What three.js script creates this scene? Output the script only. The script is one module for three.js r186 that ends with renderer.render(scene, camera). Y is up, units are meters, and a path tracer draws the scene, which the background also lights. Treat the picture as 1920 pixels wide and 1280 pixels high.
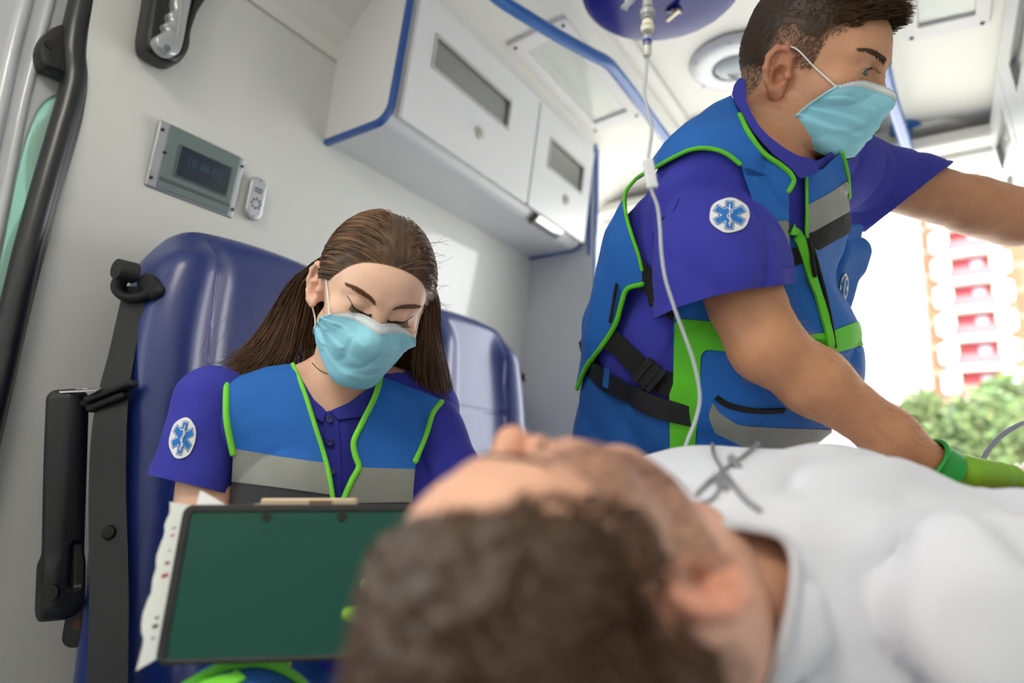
import * as THREE from 'three';
import { mergeGeometries } from 'three/addons/utils/BufferGeometryUtils.js';
import { RoundedBoxGeometry } from 'three/addons/geometries/RoundedBoxGeometry.js';
import { RectAreaLightUniformsLib } from 'three/addons/lights/RectAreaLightUniformsLib.js';

// ---------------------------------------------------------------- camera, sky, sun, exposure
const scene = new THREE.Scene();
const FPX = 1200, RAD = Math.PI / 180;                       // focal length in pixels of the 1920 x 1280 frame
const camera = new THREE.PerspectiveCamera(2 * Math.atan(640 / FPX) / RAD, 1.5, 0.03, 400);
camera.position.set(0, 0.87, 0);
camera.rotation.set(11.36 * RAD, 33.64 * RAD, 2.47 * RAD, 'YXZ');
camera.focus = 0.97; camera.userData.fStop = 1.75;
camera.updateMatrixWorld(true);
scene.add(camera);
scene.background = new THREE.Color(0.95, 0.98, 1.0); scene.backgroundIntensity = 5.6;
const renderer = new THREE.WebGLRenderer({ antialias: true });
renderer.toneMapping = THREE.LinearToneMapping; renderer.toneMappingExposure = 1.24;
renderer.shadowMap.enabled = true;
const sun = new THREE.DirectionalLight(0xfff3e0, 7);
sun.position.set(34, 46, 44); sun.target.position.set(10, 0, -30); sun.castShadow = true; sun.shadow.radius = 2;
Object.assign(sun.shadow.camera, { left: -60, right: 60, top: 60, bottom: -60, far: 220 });
scene.add(sun, sun.target);
RectAreaLightUniformsLib.init(); const LAMP = 9;

// ---------------------------------------------------------------- helpers
const V = (x, y, z) => new THREE.Vector3(x, y, z), CAM = camera.position.clone(), CM = new THREE.Matrix3().setFromMatrix4(camera.matrixWorld), CMI = CM.clone().transpose();
const ray = (px, py) => V((px - 960) / FPX, (640 - py) / FPX, -1).applyMatrix3(CM);
const pix = (px, py, d) => ray(px, py).multiplyScalar(d).add(CAM);
const onAxis = (k) => (px, py, v) => { const r = ray(px, py); return r.multiplyScalar((v - CAM.getComponent(k)) / r.getComponent(k)).add(CAM); };
const onX = onAxis(0), onY = onAxis(1), onZ = onAxis(2);
const toPx = (p) => { const q = p.clone().sub(CAM).applyMatrix3(CMI); return [960 - FPX * q.x / q.z, 640 + FPX * q.y / q.z, -q.z]; };
let seed = 7; const rnd = () => { seed = (seed * 1664525 + 1013904223) >>> 0; return seed / 4294967296; }; const rr = (a, b) => a + (b - a) * rnd();
const C = (h) => new THREE.Color(h), lin = (h) => C(h).toArray();
const names = {};
function numbered(n) { const k = names[n] = (names[n] ?? -1) + 1; return k ? n + '_' + String(k).padStart(3, '0') : n; }
function mesh(name, geo, mat, parent) {
  const m = new THREE.Mesh(geo, mat); m.name = parent ? name : numbered(name); m.castShadow = m.receiveShadow = true;
  (parent ?? scene).add(m); return m;
}
function tag(o, label, category, group) { o.userData.label = label; o.userData.category = category; if (group) o.userData.group = group; return o; }
function thing(name, label, category, pos, group) {
  const o = new THREE.Group(); o.name = numbered(name); if (pos) o.position.copy(pos); scene.add(o); return tag(o, label, category, group);
}
function struct(name, geo, mat) { const m = new THREE.Mesh(geo, mat); m.name = name; m.castShadow = m.receiveShadow = true; m.userData.kind = 'structure'; scene.add(m); return m; }
function structGroup(name) { const g = new THREE.Group(); g.name = name; g.userData.kind = 'structure'; scene.add(g); return g; }
const merge = (l) => mergeGeometries(l.map((g) => { const q = g.index ? g.toNonIndexed() : g; for (const k of Object.keys(q.attributes)) if (!['position', 'normal', 'uv'].includes(k)) q.deleteAttribute(k); if (!q.attributes.uv) q.setAttribute('uv', new THREE.BufferAttribute(new Float32Array(q.attributes.position.count * 2), 2)); return q; }));
const rbox = (w, h, d, r = 0.004, s = 2) => new RoundedBoxGeometry(w, h, d, s, Math.min(r, w / 2.01, h / 2.01, d / 2.01));
const boxAt = (x0, x1, y0, y1, z0, z1, r = 0.004) => rbox(Math.abs(x1 - x0), Math.abs(y1 - y0), Math.abs(z1 - z0), r).translate((x0 + x1) / 2, (y0 + y1) / 2, (z0 + z1) / 2);
function tube(pts, r, seg = 60, rs = 10, closed = false, tension) {
  const c = new THREE.CatmullRomCurve3(pts, closed, tension === undefined ? 'centripetal' : 'catmullrom', tension);
  const g = new THREE.TubeGeometry(c, seg, r, rs, closed); if (closed) return g;
  const cap = (t, s) => { const q = new THREE.SphereGeometry(r * 0.995, rs, 6); q.translate(...c.getPoint(t).toArray()); return q; };
  return merge([g, cap(0), cap(1)]);
}
function extr(shape, depth, bevel = 0, bs = 2, curve = 24) {
  return new THREE.ExtrudeGeometry(shape, { depth: Math.max(depth - 2 * bevel, 1e-5), bevelEnabled: bevel > 0, bevelSize: bevel, bevelThickness: bevel, bevelOffset: -bevel, bevelSegments: bs, curveSegments: curve }).translate(0, 0, bevel);
}
function poly(pts, holes = []) {
  const s = new THREE.Shape(pts.map((p) => new THREE.Vector2(p[0], p[1])));
  for (const h of holes) s.holes.push(new THREE.Path(h.map((p) => new THREE.Vector2(p[0], p[1]))));
  return s;
}
function smoothPts(pts, n = 6, closed = true) { // Catmull-Rom through 2D points
  const c = new THREE.CatmullRomCurve3(pts.map((p) => V(p[0], p[1], 0)), closed, 'centripetal'); return c.getPoints(pts.length * n).slice(0, closed ? -1 : undefined).map((p) => [p.x, p.y]);
}
function roundRect(x0, y0, x1, y1, r, n = 6) {
  const o = []; for (const [cx, cy, a] of [[x1 - r, y1 - r, 0], [x0 + r, y1 - r, 1], [x0 + r, y0 + r, 2], [x1 - r, y0 + r, 3]]) for (let i = 0; i <= n; i++) { const t = (a + i / n) * Math.PI / 2; o.push([cx + r * Math.cos(t), cy + r * Math.sin(t)]); }
  return o;
}
// a shape in the wall's own plane: (-z, y) drawn, extruded along +x from x
const onWall = (g, x) => g.applyMatrix4(new THREE.Matrix4().makeBasis(V(0, 0, -1), V(0, 1, 0), V(1, 0, 0))).translate(x, 0, 0);
const wallPts = (pts, x) => pts.map(([a, b]) => { const p = onX(a, b, x); return [-p.z, p.y]; });
// profile in (x, y), extruded from z0 back to z1
const along = (pts, z0, z1, bevel = 0) => extr(poly(pts), Math.abs(z0 - z1), bevel).translate(0, 0, Math.min(z0, z1));

// value noise, textures
function hash3(x, y, z) { let h = (x * 374761393 + y * 668265263 + z * 2147483647) | 0; h = Math.imul(h ^ (h >>> 13), 1274126177); return ((h ^ (h >>> 16)) >>> 0) / 4294967296; }
function noise(x, y, z) {
  const X = Math.floor(x), Y = Math.floor(y), Z = Math.floor(z); x -= X; y -= Y; z -= Z;
  const u = x * x * (3 - 2 * x), v = y * y * (3 - 2 * y), w = z * z * (3 - 2 * z), l = (a, b, t) => a + (b - a) * t;
  return l(l(l(hash3(X, Y, Z), hash3(X + 1, Y, Z), u), l(hash3(X, Y + 1, Z), hash3(X + 1, Y + 1, Z), u), v), l(l(hash3(X, Y, Z + 1), hash3(X + 1, Y, Z + 1), u), l(hash3(X, Y + 1, Z + 1), hash3(X + 1, Y + 1, Z + 1), u), v), w) * 2 - 1;
}
const fbm = (x, y, z) => noise(x, y, z) * 0.6 + noise(x * 2.1, y * 2.1, z * 2.1) * 0.28 + noise(x * 4.3, y * 4.3, z * 4.3) * 0.12;
function dataTex(n, fn, srgb = false, rep = 1) {
  const d = new Uint8Array(n * n * 4);
  for (let y = 0; y < n; y++) for (let x = 0; x < n; x++) { const v = fn(x / n, y / n, x, y), a = Array.isArray(v) ? v : [v, v, v]; for (let c = 0; c < 3; c++) d[(y * n + x) * 4 + c] = Math.max(0, Math.min(255, a[c] * 255)); d[(y * n + x) * 4 + 3] = 255; }
  const t = new THREE.DataTexture(d, n, n); t.magFilter = THREE.LinearFilter; t.wrapS = t.wrapT = THREE.RepeatWrapping; t.repeat.set(rep, rep); if (srgb) t.colorSpace = THREE.SRGBColorSpace; t.needsUpdate = true; return t;
}
const weave = dataTex(128, (u, v, x, y) => 0.5 + 0.28 * Math.sin(x * Math.PI / 2) * Math.sin(y * Math.PI / 2) + 0.2 * (hash3(x, y, 3) - 0.5), false, 90);
const pore = dataTex(256, (u, v, x, y) => 0.5 + 0.4 * noise(x / 3, y / 3, 5) + 0.2 * (hash3(x, y, 9) - 0.5), false, 14);
const orange = dataTex(256, (u, v, x, y) => 0.5 + 0.5 * fbm(Math.cos(u * 6.283) * 5, Math.sin(u * 6.283) * 5, v * 16), false, 4);
const std = (o) => new THREE.MeshStandardMaterial(o), phys = (o) => new THREE.MeshPhysicalMaterial(o);
const M = {
  wall: phys({ color: C('#d6d7d3'), roughness: 0.4, clearcoat: 0.7, clearcoatRoughness: 0.06 }),
  ceil: phys({ color: C('#e9e7e0'), roughness: 0.42, clearcoat: 0.2, clearcoatRoughness: 0.25 }),
  cab: phys({ color: C('#dcdde0'), roughness: 0.35, clearcoat: 0.3, clearcoatRoughness: 0.2 }),
  cabEnd: phys({ color: C('#e6e4e4'), roughness: 0.45 }),
  blueTrim: phys({ color: C('#1450a0'), roughness: 0.32, clearcoat: 0.5, clearcoatRoughness: 0.22 }),
  rail: phys({ color: C('#1560b4'), roughness: 0.22, clearcoat: 0.7, clearcoatRoughness: 0.1 }),
  floor: std({ color: C('#5f666c'), roughness: 0.6, bumpMap: orange, bumpScale: 0.0006 }),
  black: phys({ color: C('#17181a'), roughness: 0.42, bumpMap: pore, bumpScale: 0.0002 }),
  rubber: phys({ color: C('#15171c'), roughness: 0.34, clearcoat: 0.35, clearcoatRoughness: 0.3 }),
  silver: phys({ color: C('#b4b7ba'), roughness: 0.34, metalness: 0.6 }),
  chrome: phys({ color: C('#c9c9c9'), roughness: 0.12, metalness: 1 }),
  steel: phys({ color: C('#8f8f8f'), roughness: 0.3, metalness: 1 }),
  door: phys({ color: C('#c7cacf'), roughness: 0.3, clearcoat: 0.5, clearcoatRoughness: 0.15 }),
  mint: phys({ color: C('#bfe6da'), roughness: 0.35, transmission: 0.25, thickness: 0 }),
  darkGlass: phys({ color: C('#10181a'), roughness: 0.06 }),
  clear: phys({ color: C('#f4f7f6'), roughness: 0.12, transmission: 0.85, thickness: 0, ior: 1.45 }),
  frost: phys({ color: C('#fbf8ee'), roughness: 0.9, transmission: 0.7, thickness: 0 }),
  lens: phys({ color: C('#d9d7cc'), roughness: 0.25, transmission: 0.45, thickness: 0 }),
  smoke: phys({ color: C('#a3a4a2'), roughness: 0.12, transmission: 0.35, thickness: 0 }),
  vinyl: phys({ color: C('#0f2970'), roughness: 0.42, bumpMap: pore, bumpScale: 0.00025, clearcoat: 0.5, clearcoatRoughness: 0.22 }),
  seam: std({ color: C('#132a6e'), roughness: 0.6 }),
  webbing: std({ color: C('#26282a'), roughness: 0.62, bumpMap: weave, bumpScale: 0.0003 }),
  white: std({ color: C('#e9e9e6'), roughness: 0.5 }),
  dark: std({ color: C('#0c0c0d'), roughness: 0.7 }),
};
// ---------------------------------------------------------------- the ambulance body
const ZF = 1.15, ZR = -2.5, MX = -0.375;                       // front bulkhead, rear doorway, mirror plane of the van
const mir = (x) => 2 * MX - x;
const wallIn = [[-1.285, 0], [-1.285, 1.0], [-1.275, 1.3], [-1.25, 1.6], [-1.235, 1.895]];
const wallProfile = (y0, y1, flip) => {
  const cut = []; const at = (y) => { for (let i = 1; i < wallIn.length; i++) if (y <= wallIn[i][1]) { const [a, b] = [wallIn[i - 1], wallIn[i]], t = (y - a[1]) / (b[1] - a[1]); return a[0] + (b[0] - a[0]) * t; } return -1.235; };
  cut.push([at(y0), y0], ...wallIn.filter((p) => p[1] > y0 && p[1] < y1), [at(y1), y1]);
  const out = [...cut, [-1.36, y1], [-1.36, y0]];
  return flip ? out.map(([x, y]) => [mir(x), y]) : out;
};
struct('wall_left', along(wallProfile(0, 1.92), -0.424, ZR), M.wall);
struct('wall_right', along(wallProfile(0, 1.92, true), ZF, ZR), M.wall);
struct('floor', boxAt(-1.36, 0.61, -0.06, 0, ZR - 0.05, ZF, 0.002), M.floor);
// ceiling: cove, side strip, step, raised centre
const half = [[-1.235, 1.893], [-1.225, 1.925], [-1.19, 1.975], [-1.12, 2.03], [-1.02, 2.062], [-0.72, 2.088], [-0.7, 2.096], [-0.692, 2.118], [-0.67, 2.126], [MX, 2.134]];
const inner = [...half, ...half.slice(0, -1).reverse().map(([x, y]) => [mir(x), y])];
struct('ceiling', along([...inner, [mir(-1.36), 1.9], [mir(-1.36), 2.2], [-1.36, 2.2], [-1.36, 1.9]], ZF, ZR), M.ceil);
// front bulkhead
struct('wall_front', boxAt(-1.36, 0.61, 0, 2.2, ZF, ZF + 0.06), M.wall);
// rear header above the open doors
struct('wall_rear', merge([along([[-1.36, 1.97], [mir(-1.36), 1.97], [mir(-1.36), 2.2], [-1.36, 2.2]], ZR + 0.02, ZR - 0.1, 0.01), boxAt(-1.36, 0.61, 1.985, 2.03, ZR + 0.02, ZR + 0.12, 0.018)]), M.ceil);
struct('floor_step', boxAt(-1.3, 0.55, -0.35, -0.06, ZR - 0.05, ZR, 0.01), M.floor);
// thin joints in the wall lining: bead strips along the wall / ceiling seam and one upright joint
struct('trim_1', merge([tube([V(-1.233, 1.893, -0.4), V(-1.233, 1.893, -0.99)], 0.004, 4, 6), tube([V(-1.236, 1.89, -0.985), V(-1.248, 1.67, -0.975)], 0.003, 4, 6), tube([V(-1.228, 1.93, -1.02), V(-1.18, 1.985, -1.0)], 0.003, 4, 6)]), std({ color: C('#d8d4c6'), roughness: 0.6 }));
// overhead ceiling strip joints
struct('trim_2', merge([-1, 1].map((s) => tube([V(s < 0 ? -0.655 : mir(-0.655), 2.124, ZF), V(s < 0 ? -0.655 : mir(-0.655), 2.124, ZR)], 0.0035, 4, 6))), std({ color: C('#c9c7bf'), roughness: 0.5 }));

// side sliding door on the left, in front of the seat (left edge of the photograph)
{
  const d = structGroup('door_1');
  const W = (pts, x) => wallPts(pts, x);
  const hole = smoothPts(W([[150, 166], [108, 176], [78, 200], [58, 240], [40, 300], [16, 420], [-10, 560], [-30, 700], [60, 760], [210, 700], [240, 450], [250, 250], [215, 180]], -1.3), 4);
  // the sheet-metal door with a window cut out
  const panel = extr(poly([[-1.0, 0.02], [0.43, 0.02], [0.43, 1.9], [-1.0, 1.9]], [hole, roundRect(-0.92, 1.0, -0.02, 1.78, 0.06)]), 0.035, 0.004);
  mesh('door_panel', onWall(panel, -1.335), M.door, d);
  // pressed ridges beside the window
  const ridge = (a, r) => tube(a.map(([x, y]) => onX(x, y, -1.302)), r, 40, 10);
  mesh('door_ridge', merge([ridge([[150, -260], [98, -20], [72, 80], [42, 200], [18, 320], [-10, 460], [-60, 700], [-140, 1100]], 0.009), ridge([[105, -260], [52, -20], [24, 90], [2, 190], [-30, 340], [-90, 640], [-180, 1100]], 0.012)]), M.door, d);
  const rim = smoothPts(hole, 1), c0 = hole.reduce((s, p) => [s[0] + p[0] / hole.length, s[1] + p[1] / hole.length], [0, 0]);
  const shrink = (k, e) => hole.map(([x, y]) => { const dx = x - c0[0], dy = y - c0[1], l = Math.hypot(dx, dy); return [x - dx / l * k, y - dy / l * k]; });
  mesh('window_rim', onWall(extr(poly(hole, [shrink(0.034)]), 0.03, 0.004), -1.335), M.mint, d);
  mesh('window_seal', onWall(extr(poly(shrink(0.034), [shrink(0.056)]), 0.02, 0.005), -1.34), M.rubber, d);
  mesh('glass', onWall(extr(poly(shrink(0.055)), 0.005), -1.345), M.darkGlass, d);
  mesh('side_pane', onWall(extr(poly(roundRect(-0.93, 0.99, -0.01, 1.79, 0.06)), 0.005), -1.33), M.clear, d);
  const bump = smoothPts(W([[142, 46], [105, 50], [82, 66], [70, 96], [78, 128], [100, 138], [150, 152], [160, 100]], -1.27), 3);
  mesh('door_stop', onWall(extr(poly(bump), 0.045, 0.012, 3), -1.3), M.black, d);
  mesh('screw', new THREE.CylinderGeometry(0.008, 0.008, 0.006, 16).rotateZ(Math.PI / 2).translate(...onX(92, 84, -1.256).toArray()), M.dark, d);
}
struct('trim_3', merge([tube([[225, -300], [168, -60], [152, 10], [141, 60], [137, 100], [140, 140], [132, 185], [112, 255], [82, 360], [52, 470], [26, 580], [4, 680], [-20, 780], [-110, 1150], [-200, 1500]].map(([x, y]) => onX(x, y, -1.262)), 0.0205, 120, 14),
  tube([[239, -300], [182, -60], [166, 10], [154, 60], [149, 100], [151, 140], [143, 190], [124, 262], [92, 370], [62, 480], [34, 590], [11, 690], [-12, 790], [-102, 1160], [-190, 1510]].map(([x, y]) => onX(x, y, -1.27)), 0.016, 120, 12)]), M.rubber);

// rear left door, swung open along the van
{
  const d = structGroup('door_2');
  const hole = roundRect(2.6, 1.2, 3.18, 1.95, 0.05);
  mesh('door_panel', onWall(extr(poly([[2.53, -0.1], [3.3, -0.1], [3.3, 2.07], [2.53, 2.09]], [hole]), 0.05, 0.008), -1.29), M.ceil, d);
  mesh('window_seal', onWall(extr(poly(hole, [roundRect(2.615, 1.215, 3.165, 1.935, 0.04)]), 0.02, 0.004), -1.246), std({ color: C('#9a937f'), roughness: 0.6 }), d);
  mesh('glass', onWall(extr(poly(roundRect(2.61, 1.21, 3.17, 1.94, 0.04)), 0.005), -1.265), M.frost, d);
  mesh('edge_strip', boxAt(-1.242, -1.225, 2.0, 2.022, -2.55, -3.28, 0.005), M.blueTrim, d);
}
{ // rear right door, swung open as well (outside the frame)
  const d = structGroup('door_3');
  mesh('door_panel', boxAt(0.5, 0.55, -0.1, 2.05, -2.56, -3.3, 0.01), M.ceil, d);
}
// upright partition behind the seats, blue edging
{
  const p = structGroup('partition');
  mesh('panel', boxAt(-1.3, -0.985, 0, 2.06, -2.005, -1.98, 0.004), phys({ color: C('#c9cdd2'), roughness: 0.3, clearcoat: 0.3, clearcoatRoughness: 0.2 }), p);
  mesh('edge_strip', boxAt(-0.986, -0.976, 0, 2.06, -2.005, -1.985, 0.003), M.blueTrim, p);
  mesh('edge_strip', boxAt(-1.004, -0.994, 1.64, 2.06, -1.982, -1.972, 0.003), M.blueTrim, p);
}

// ---------------------------------------------------------------- overhead cabinets
function cabinet(flip, z0, z1, label) {
  const X = (x) => flip ? mir(x) : x, g = thing('overhead_cabinet', label, 'cabinet', V(0, 0, 0));
  const prof = []; // back bottom, rounded front edge, leaning front
  const r = 0.055, cx = -1.018 - r, cy = 1.667 + r;
  prof.push([-1.262, 1.667], [cx, 1.667]); for (let i = 1; i <= 8; i++) { const a = -Math.PI / 2 + i / 8 * (Math.PI / 2 - 0.1); prof.push([cx + r * Math.cos(a), cy + r * Math.sin(a)]); }
  prof.push([-0.985, 2.0], [-0.978, 2.068], [-1.1, 2.045], [-1.2, 1.985], [-1.24, 1.92]);
  const P = prof.map(([x, y]) => [X(x), y]);
  mesh('carcass', along(P, z0 - 0.004, z1 + 0.004), M.cab, g);
  const endP = extr(poly(P), 0.012, 0.002).translate(0, 0, z0 - 0.012); mesh('end_panel', endP, M.cabEnd, g);
  for (const z of [z0, z1 + 0.006]) {
    const path = [[-1.262, 1.664], ...prof.slice(1, 11), [-0.974, 2.09]].map(([x, y]) => [X(x), y]);
    const geos = [], off = (k) => path.map(([x, y], i) => { const a = path[Math.max(0, i - 1)], b = path[Math.min(path.length - 1, i + 1)]; let dx = b[0] - a[0], dy = b[1] - a[1]; const l = Math.hypot(dx, dy) * (flip ? -1 : 1); dx /= l; dy /= l; return [x + dy * k, y - dx * k]; });
    const o = off(0.004), n = off(-0.011); geos.push(extr(poly([...o, ...n.reverse()]), 0.016, 0.003).translate(0, 0, z - 0.012));
    mesh('edge_strip', merge(geos), M.blueTrim, g);
  }
  // doors on the leaning front: local (u along -z, v up the front)
  const a = V(X(-1.0185), 1.678, 0), b = V(X(-0.985), 2.0, 0), up = b.clone().sub(a).normalize(), out = flip ? V(-up.y, up.x, 0) : V(up.y, -up.x, 0), back = V(0, 0, -1);
  const place = (geo, lift = 0) => apply(geo, new THREE.Matrix4().makeBasis(back, up, out).setPosition(a.clone().addScaledVector(out, lift)));
  const L = z0 - z1, mid = -z0 + L * 0.585;
  for (const [u0, u1, w0, w1] of [[-z0 + 0.02, mid - 0.004, 0.07, 0.415], [mid + 0.004, -z1 - 0.03, 0.08, 0.32]]) {
    const k = u1 - u0 > 0.45 ? 1 : 0, dx0 = u0 + w0, dx1 = u0 + w1, win = roundRect(dx0, 0.16 + 0.012 * k, dx1, 0.262, 0.006);
    const door = mesh('door', place(extr(poly(roundRect(u0, 0.0, u1, 0.345, 0.008), [win]), 0.014, 0.002), 0.002), M.cab, g);
    const fr = roundRect(dx0 - 0.003, 0.157 + 0.012 * k, dx1 + 0.003, 0.265, 0.006), fi = roundRect(dx0 + 0.006, 0.166 + 0.012 * k, dx1 - 0.006, 0.256, 0.004);
    mesh('window_frame', place(extr(poly(fr, [fi]), 0.006, 0.0015), 0.0125), std({ color: C('#b6b6b2'), roughness: 0.4 }), door);
    mesh('pane', place(extr(poly(win), 0.003), 0.004), M.smoke, door);
    mesh('knob', place(merge([new THREE.CylinderGeometry(0.017, 0.019, 0.008, 24).rotateX(Math.PI / 2), new THREE.CylinderGeometry(0.009, 0.012, 0.012, 20).rotateX(Math.PI / 2).translate(0, 0, 0.004)]).translate(u0 + (k ? 0.29 : 0.22), 0.1, 0), 0.018), std({ color: C('#cbc9bd'), roughness: 0.4 }), door);
  }
  // wrap-round metal grab on the rounded lower edge
  const hz = z0 - L * 0.68, hg = [];
  const arc = (rad) => { const o = []; for (let i = 0; i <= 10; i++) { const t = -1.25 + i / 10 * 1.35; o.push([X(cx + rad * Math.cos(t)), cy + rad * Math.sin(t)]); } return o; };
  hg.push(extr(poly([...arc(r + 0.012), ...arc(r + 0.006).reverse()]), 0.17, 0.002).translate(0, 0, hz - 0.17));
  mesh('grab_handle', merge(hg), M.chrome, g);
  mesh('handle_bracket', merge([extr(poly([...arc(r + 0.018), ...arc(r - 0.002).reverse()]), 0.012, 0.002).translate(0, 0, hz - 0.004)]), std({ color: C('#5e5448'), roughness: 0.5 }), g);
  if (!flip) { const on = (z, t) => V(cx + (r + 0.0012) * Math.cos(t), cy + (r + 0.0012) * Math.sin(t), z); mesh('red_mark', tube([on(-1.42, -0.55), on(-1.47, -0.42), on(-1.49, -0.6), on(-1.53, -0.5), on(-1.55, -0.35), on(-1.56, -0.6), on(-1.6, -0.52)], 0.0011, 40, 5), std({ color: C('#e0a3a6'), roughness: 0.7 }), g); }
  return g;
}
cabinet(false, -0.975, -1.975, 'white overhead wall cabinet with two windowed doors above the seated woman');
cabinet(true, -1.45, -2.47, 'white overhead cabinet with blue edge, at the right photo edge beside the rear doorway');

// ---------------------------------------------------------------- ceiling: handrails, lamps, vents
function handrail(flip, label, pts, r) {
  const g = thing('handrail', label, 'handrail'), P = pts.map(([x, y, z]) => V(flip ? mir(x) : x, y, z));
  mesh('bar', tube(P, r, 120, 16), M.rail, g);
  for (const p of [P[0], P[P.length - 1]]) mesh('mount', merge([new THREE.CylinderGeometry(0.045, 0.05, 0.03, 28).translate(p.x, 2.085, p.z), new THREE.CylinderGeometry(0.016, 0.02, 0.09, 20).translate(p.x, 2.045, p.z)]), M.rail, g);
  return g;
}
handrail(false, 'blue ceiling handrail with a bend, running over the windowed cabinet', [[-0.83, 2.0, -0.9], [-0.818, 2.0, -1.1], [-0.79, 2.0, -1.2], [-0.757, 2.0, -1.3], [-0.715, 2.0, -1.41], [-0.694, 2.0, -1.46], [-0.69, 2.0, -1.52], [-0.695, 2.0, -1.99], [-0.695, 2.0, -2.4]], 0.017);
handrail(true, 'straight blue ceiling handrail behind the bending man\'s face', [[-0.72, 2.0, -1.3], [-0.705, 2.0, -1.84], [-0.74, 2.0, -2.4]], 0.019);
function stripLamp(flip, label) {
  const g = thing('ceiling_lamp', label, 'ceiling lamp', undefined), x0 = -0.93, x1 = -0.775, sx = (x) => flip ? mir(x) : x, z0 = -1.36, z1 = -1.82, ys = (x) => 2.064 + (x + 1.02) * 0.087;
  const tiltAt = (geo) => geo; // the side strip of the ceiling slopes by five degrees
  const fr = extr(poly(roundRect(-0.095, 0, 0.095, 0.56, 0.012), [roundRect(-0.062, 0.05, 0.062, 0.5, 0.006)]), 0.012, 0.003);
  const m = new THREE.Matrix4().makeBasis(V(-1, flip ? 0.087 : -0.087, 0).normalize(), V(0, 0, -1), V(flip ? -0.087 : 0.087, -1, 0).normalize()).setPosition(sx(-0.853), ys(-0.853), -1.33);
  mesh('frame', apply(fr, m), M.cabEnd, g);
  mesh('tray', merge([rbox(0.124, 0.45, 0.003).translate(0, 0.275, -0.03), rbox(0.003, 0.45, 0.032).translate(0.063, 0.275, -0.014), rbox(0.003, 0.45, 0.032).translate(-0.063, 0.275, -0.014)]).applyMatrix4(m), std({ color: C('#c9c6ba'), roughness: 0.5 }), g);
  for (const k of [-1, 1]) mesh('tube', new THREE.CapsuleGeometry(0.013, 0.38, 6, 14).translate(k * 0.028, 0.275, -0.012).applyMatrix4(m), std({ color: C('#f2f0e8'), roughness: 0.3 }), g);
  mesh('diffuser', rbox(0.122, 0.448, 0.002, 0.0008).translate(0, 0.275, 0.003).applyMatrix4(m), M.clear, g);
  for (const [u, v] of [[-0.078, 0.02], [0.078, 0.02], [-0.078, 0.54], [0.078, 0.54]]) mesh('screw', new THREE.CylinderGeometry(0.005, 0.005, 0.004, 10).rotateX(Math.PI / 2).translate(u, v, 0.013).applyMatrix4(m), M.dark, g);
}
stripLamp(false, 'recessed strip lamp in a white frame on the ceiling beside the bent handrail');
stripLamp(true, 'recessed ribbed strip lamp at the top edge above the man\'s hair');
{ // round glossy blue lamp head with a clip
  const c = onY(1240, -18, 1.99), g = thing('round_lamp', 'dark blue round ceiling lamp cover with a small metal clip, above the drip line', 'ceiling lamp', c);
  const dome = new THREE.LatheGeometry([[0.0001, -0.012], [0.1, -0.011], [0.17, -0.006], [0.186, 0.004], [0.19, 0.02], [0.18, 0.035], [0.0001, 0.035]].map(([x, y]) => new THREE.Vector2(x, y)), 72);
  mesh('cover', dome, phys({ color: C('#10167c'), roughness: 0.2, specularIntensity: 0.6 }), g);
  mesh('ceiling_mount', new THREE.CylinderGeometry(0.06, 0.08, 0.12, 32).translate(0, 0.09, 0), M.cabEnd, g);
  const q = onY(1262, 28, 1.965).sub(c);
  mesh('clip', merge([rbox(0.046, 0.008, 0.012, 0.003).rotateY(-0.5).translate(q.x, q.y, q.z), rbox(0.008, 0.02, 0.008, 0.003).translate(q.x, q.y + 0.006, q.z)]), phys({ color: C('#c7bda8'), roughness: 0.35, metalness: 0.5 }), g);
  mesh('clip_disc', new THREE.CylinderGeometry(0.019, 0.019, 0.004, 28).rotateX(0.7).rotateY(0.6).translate(q.x, q.y + 0.012, q.z - 0.008), M.white, g);
}
{ // round ceiling vent with an eyeball outlet
  const c = onY(1378, 116, 2.128), g = thing('ceiling_vent', 'large round white ceiling vent with a swivelling nozzle, beside the man\'s head', 'vent', c);
  mesh('flange', new THREE.LatheGeometry([[0.068, -0.022], [0.1, -0.024], [0.122, -0.02], [0.134, -0.008], [0.138, 0.004], [0.068, 0.004]].map(([x, y]) => new THREE.Vector2(x, y)), 72), phys({ color: C('#e3e4ea'), roughness: 0.3, clearcoat: 0.3 }), g);
  mesh('nozzle', merge([new THREE.SphereGeometry(0.066, 40, 20, 0, 6.284, 1.62, 1.5).scale(1, 0.55, 1).translate(0, -0.006, 0), new THREE.TorusGeometry(0.03, 0.006, 10, 36).rotateX(Math.PI / 2 - 0.5).translate(0.012, -0.037, 0.006)]), phys({ color: C('#c9d0d4'), roughness: 0.3 }), g);
  for (let i = 0; i < 6; i++) mesh('screw', new THREE.CylinderGeometry(0.004, 0.004, 0.004, 10).translate(0.122 * Math.cos(i * 1.047 + 0.4), -0.022, 0.122 * Math.sin(i * 1.047 + 0.4)), M.steel, g);
}
{ const c = onY(1322, 232, 2.128), g = thing('ceiling_vent', 'small round white ceiling vent just above the man\'s collar', 'vent', c);
  mesh('flange', new THREE.LatheGeometry([[0.0001, -0.02], [0.05, -0.02], [0.066, -0.01], [0.07, 0.004], [0.0001, 0.004]].map(([x, y]) => new THREE.Vector2(x, y)), 48), M.cabEnd, g);
  mesh('grille', merge([0.02, 0.036, 0.052].map((r) => new THREE.TorusGeometry(r, 0.003, 8, 40).rotateX(Math.PI / 2).translate(0, -0.021, 0))), std({ color: C('#b9b6ab'), roughness: 0.5 }), g); }
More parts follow.
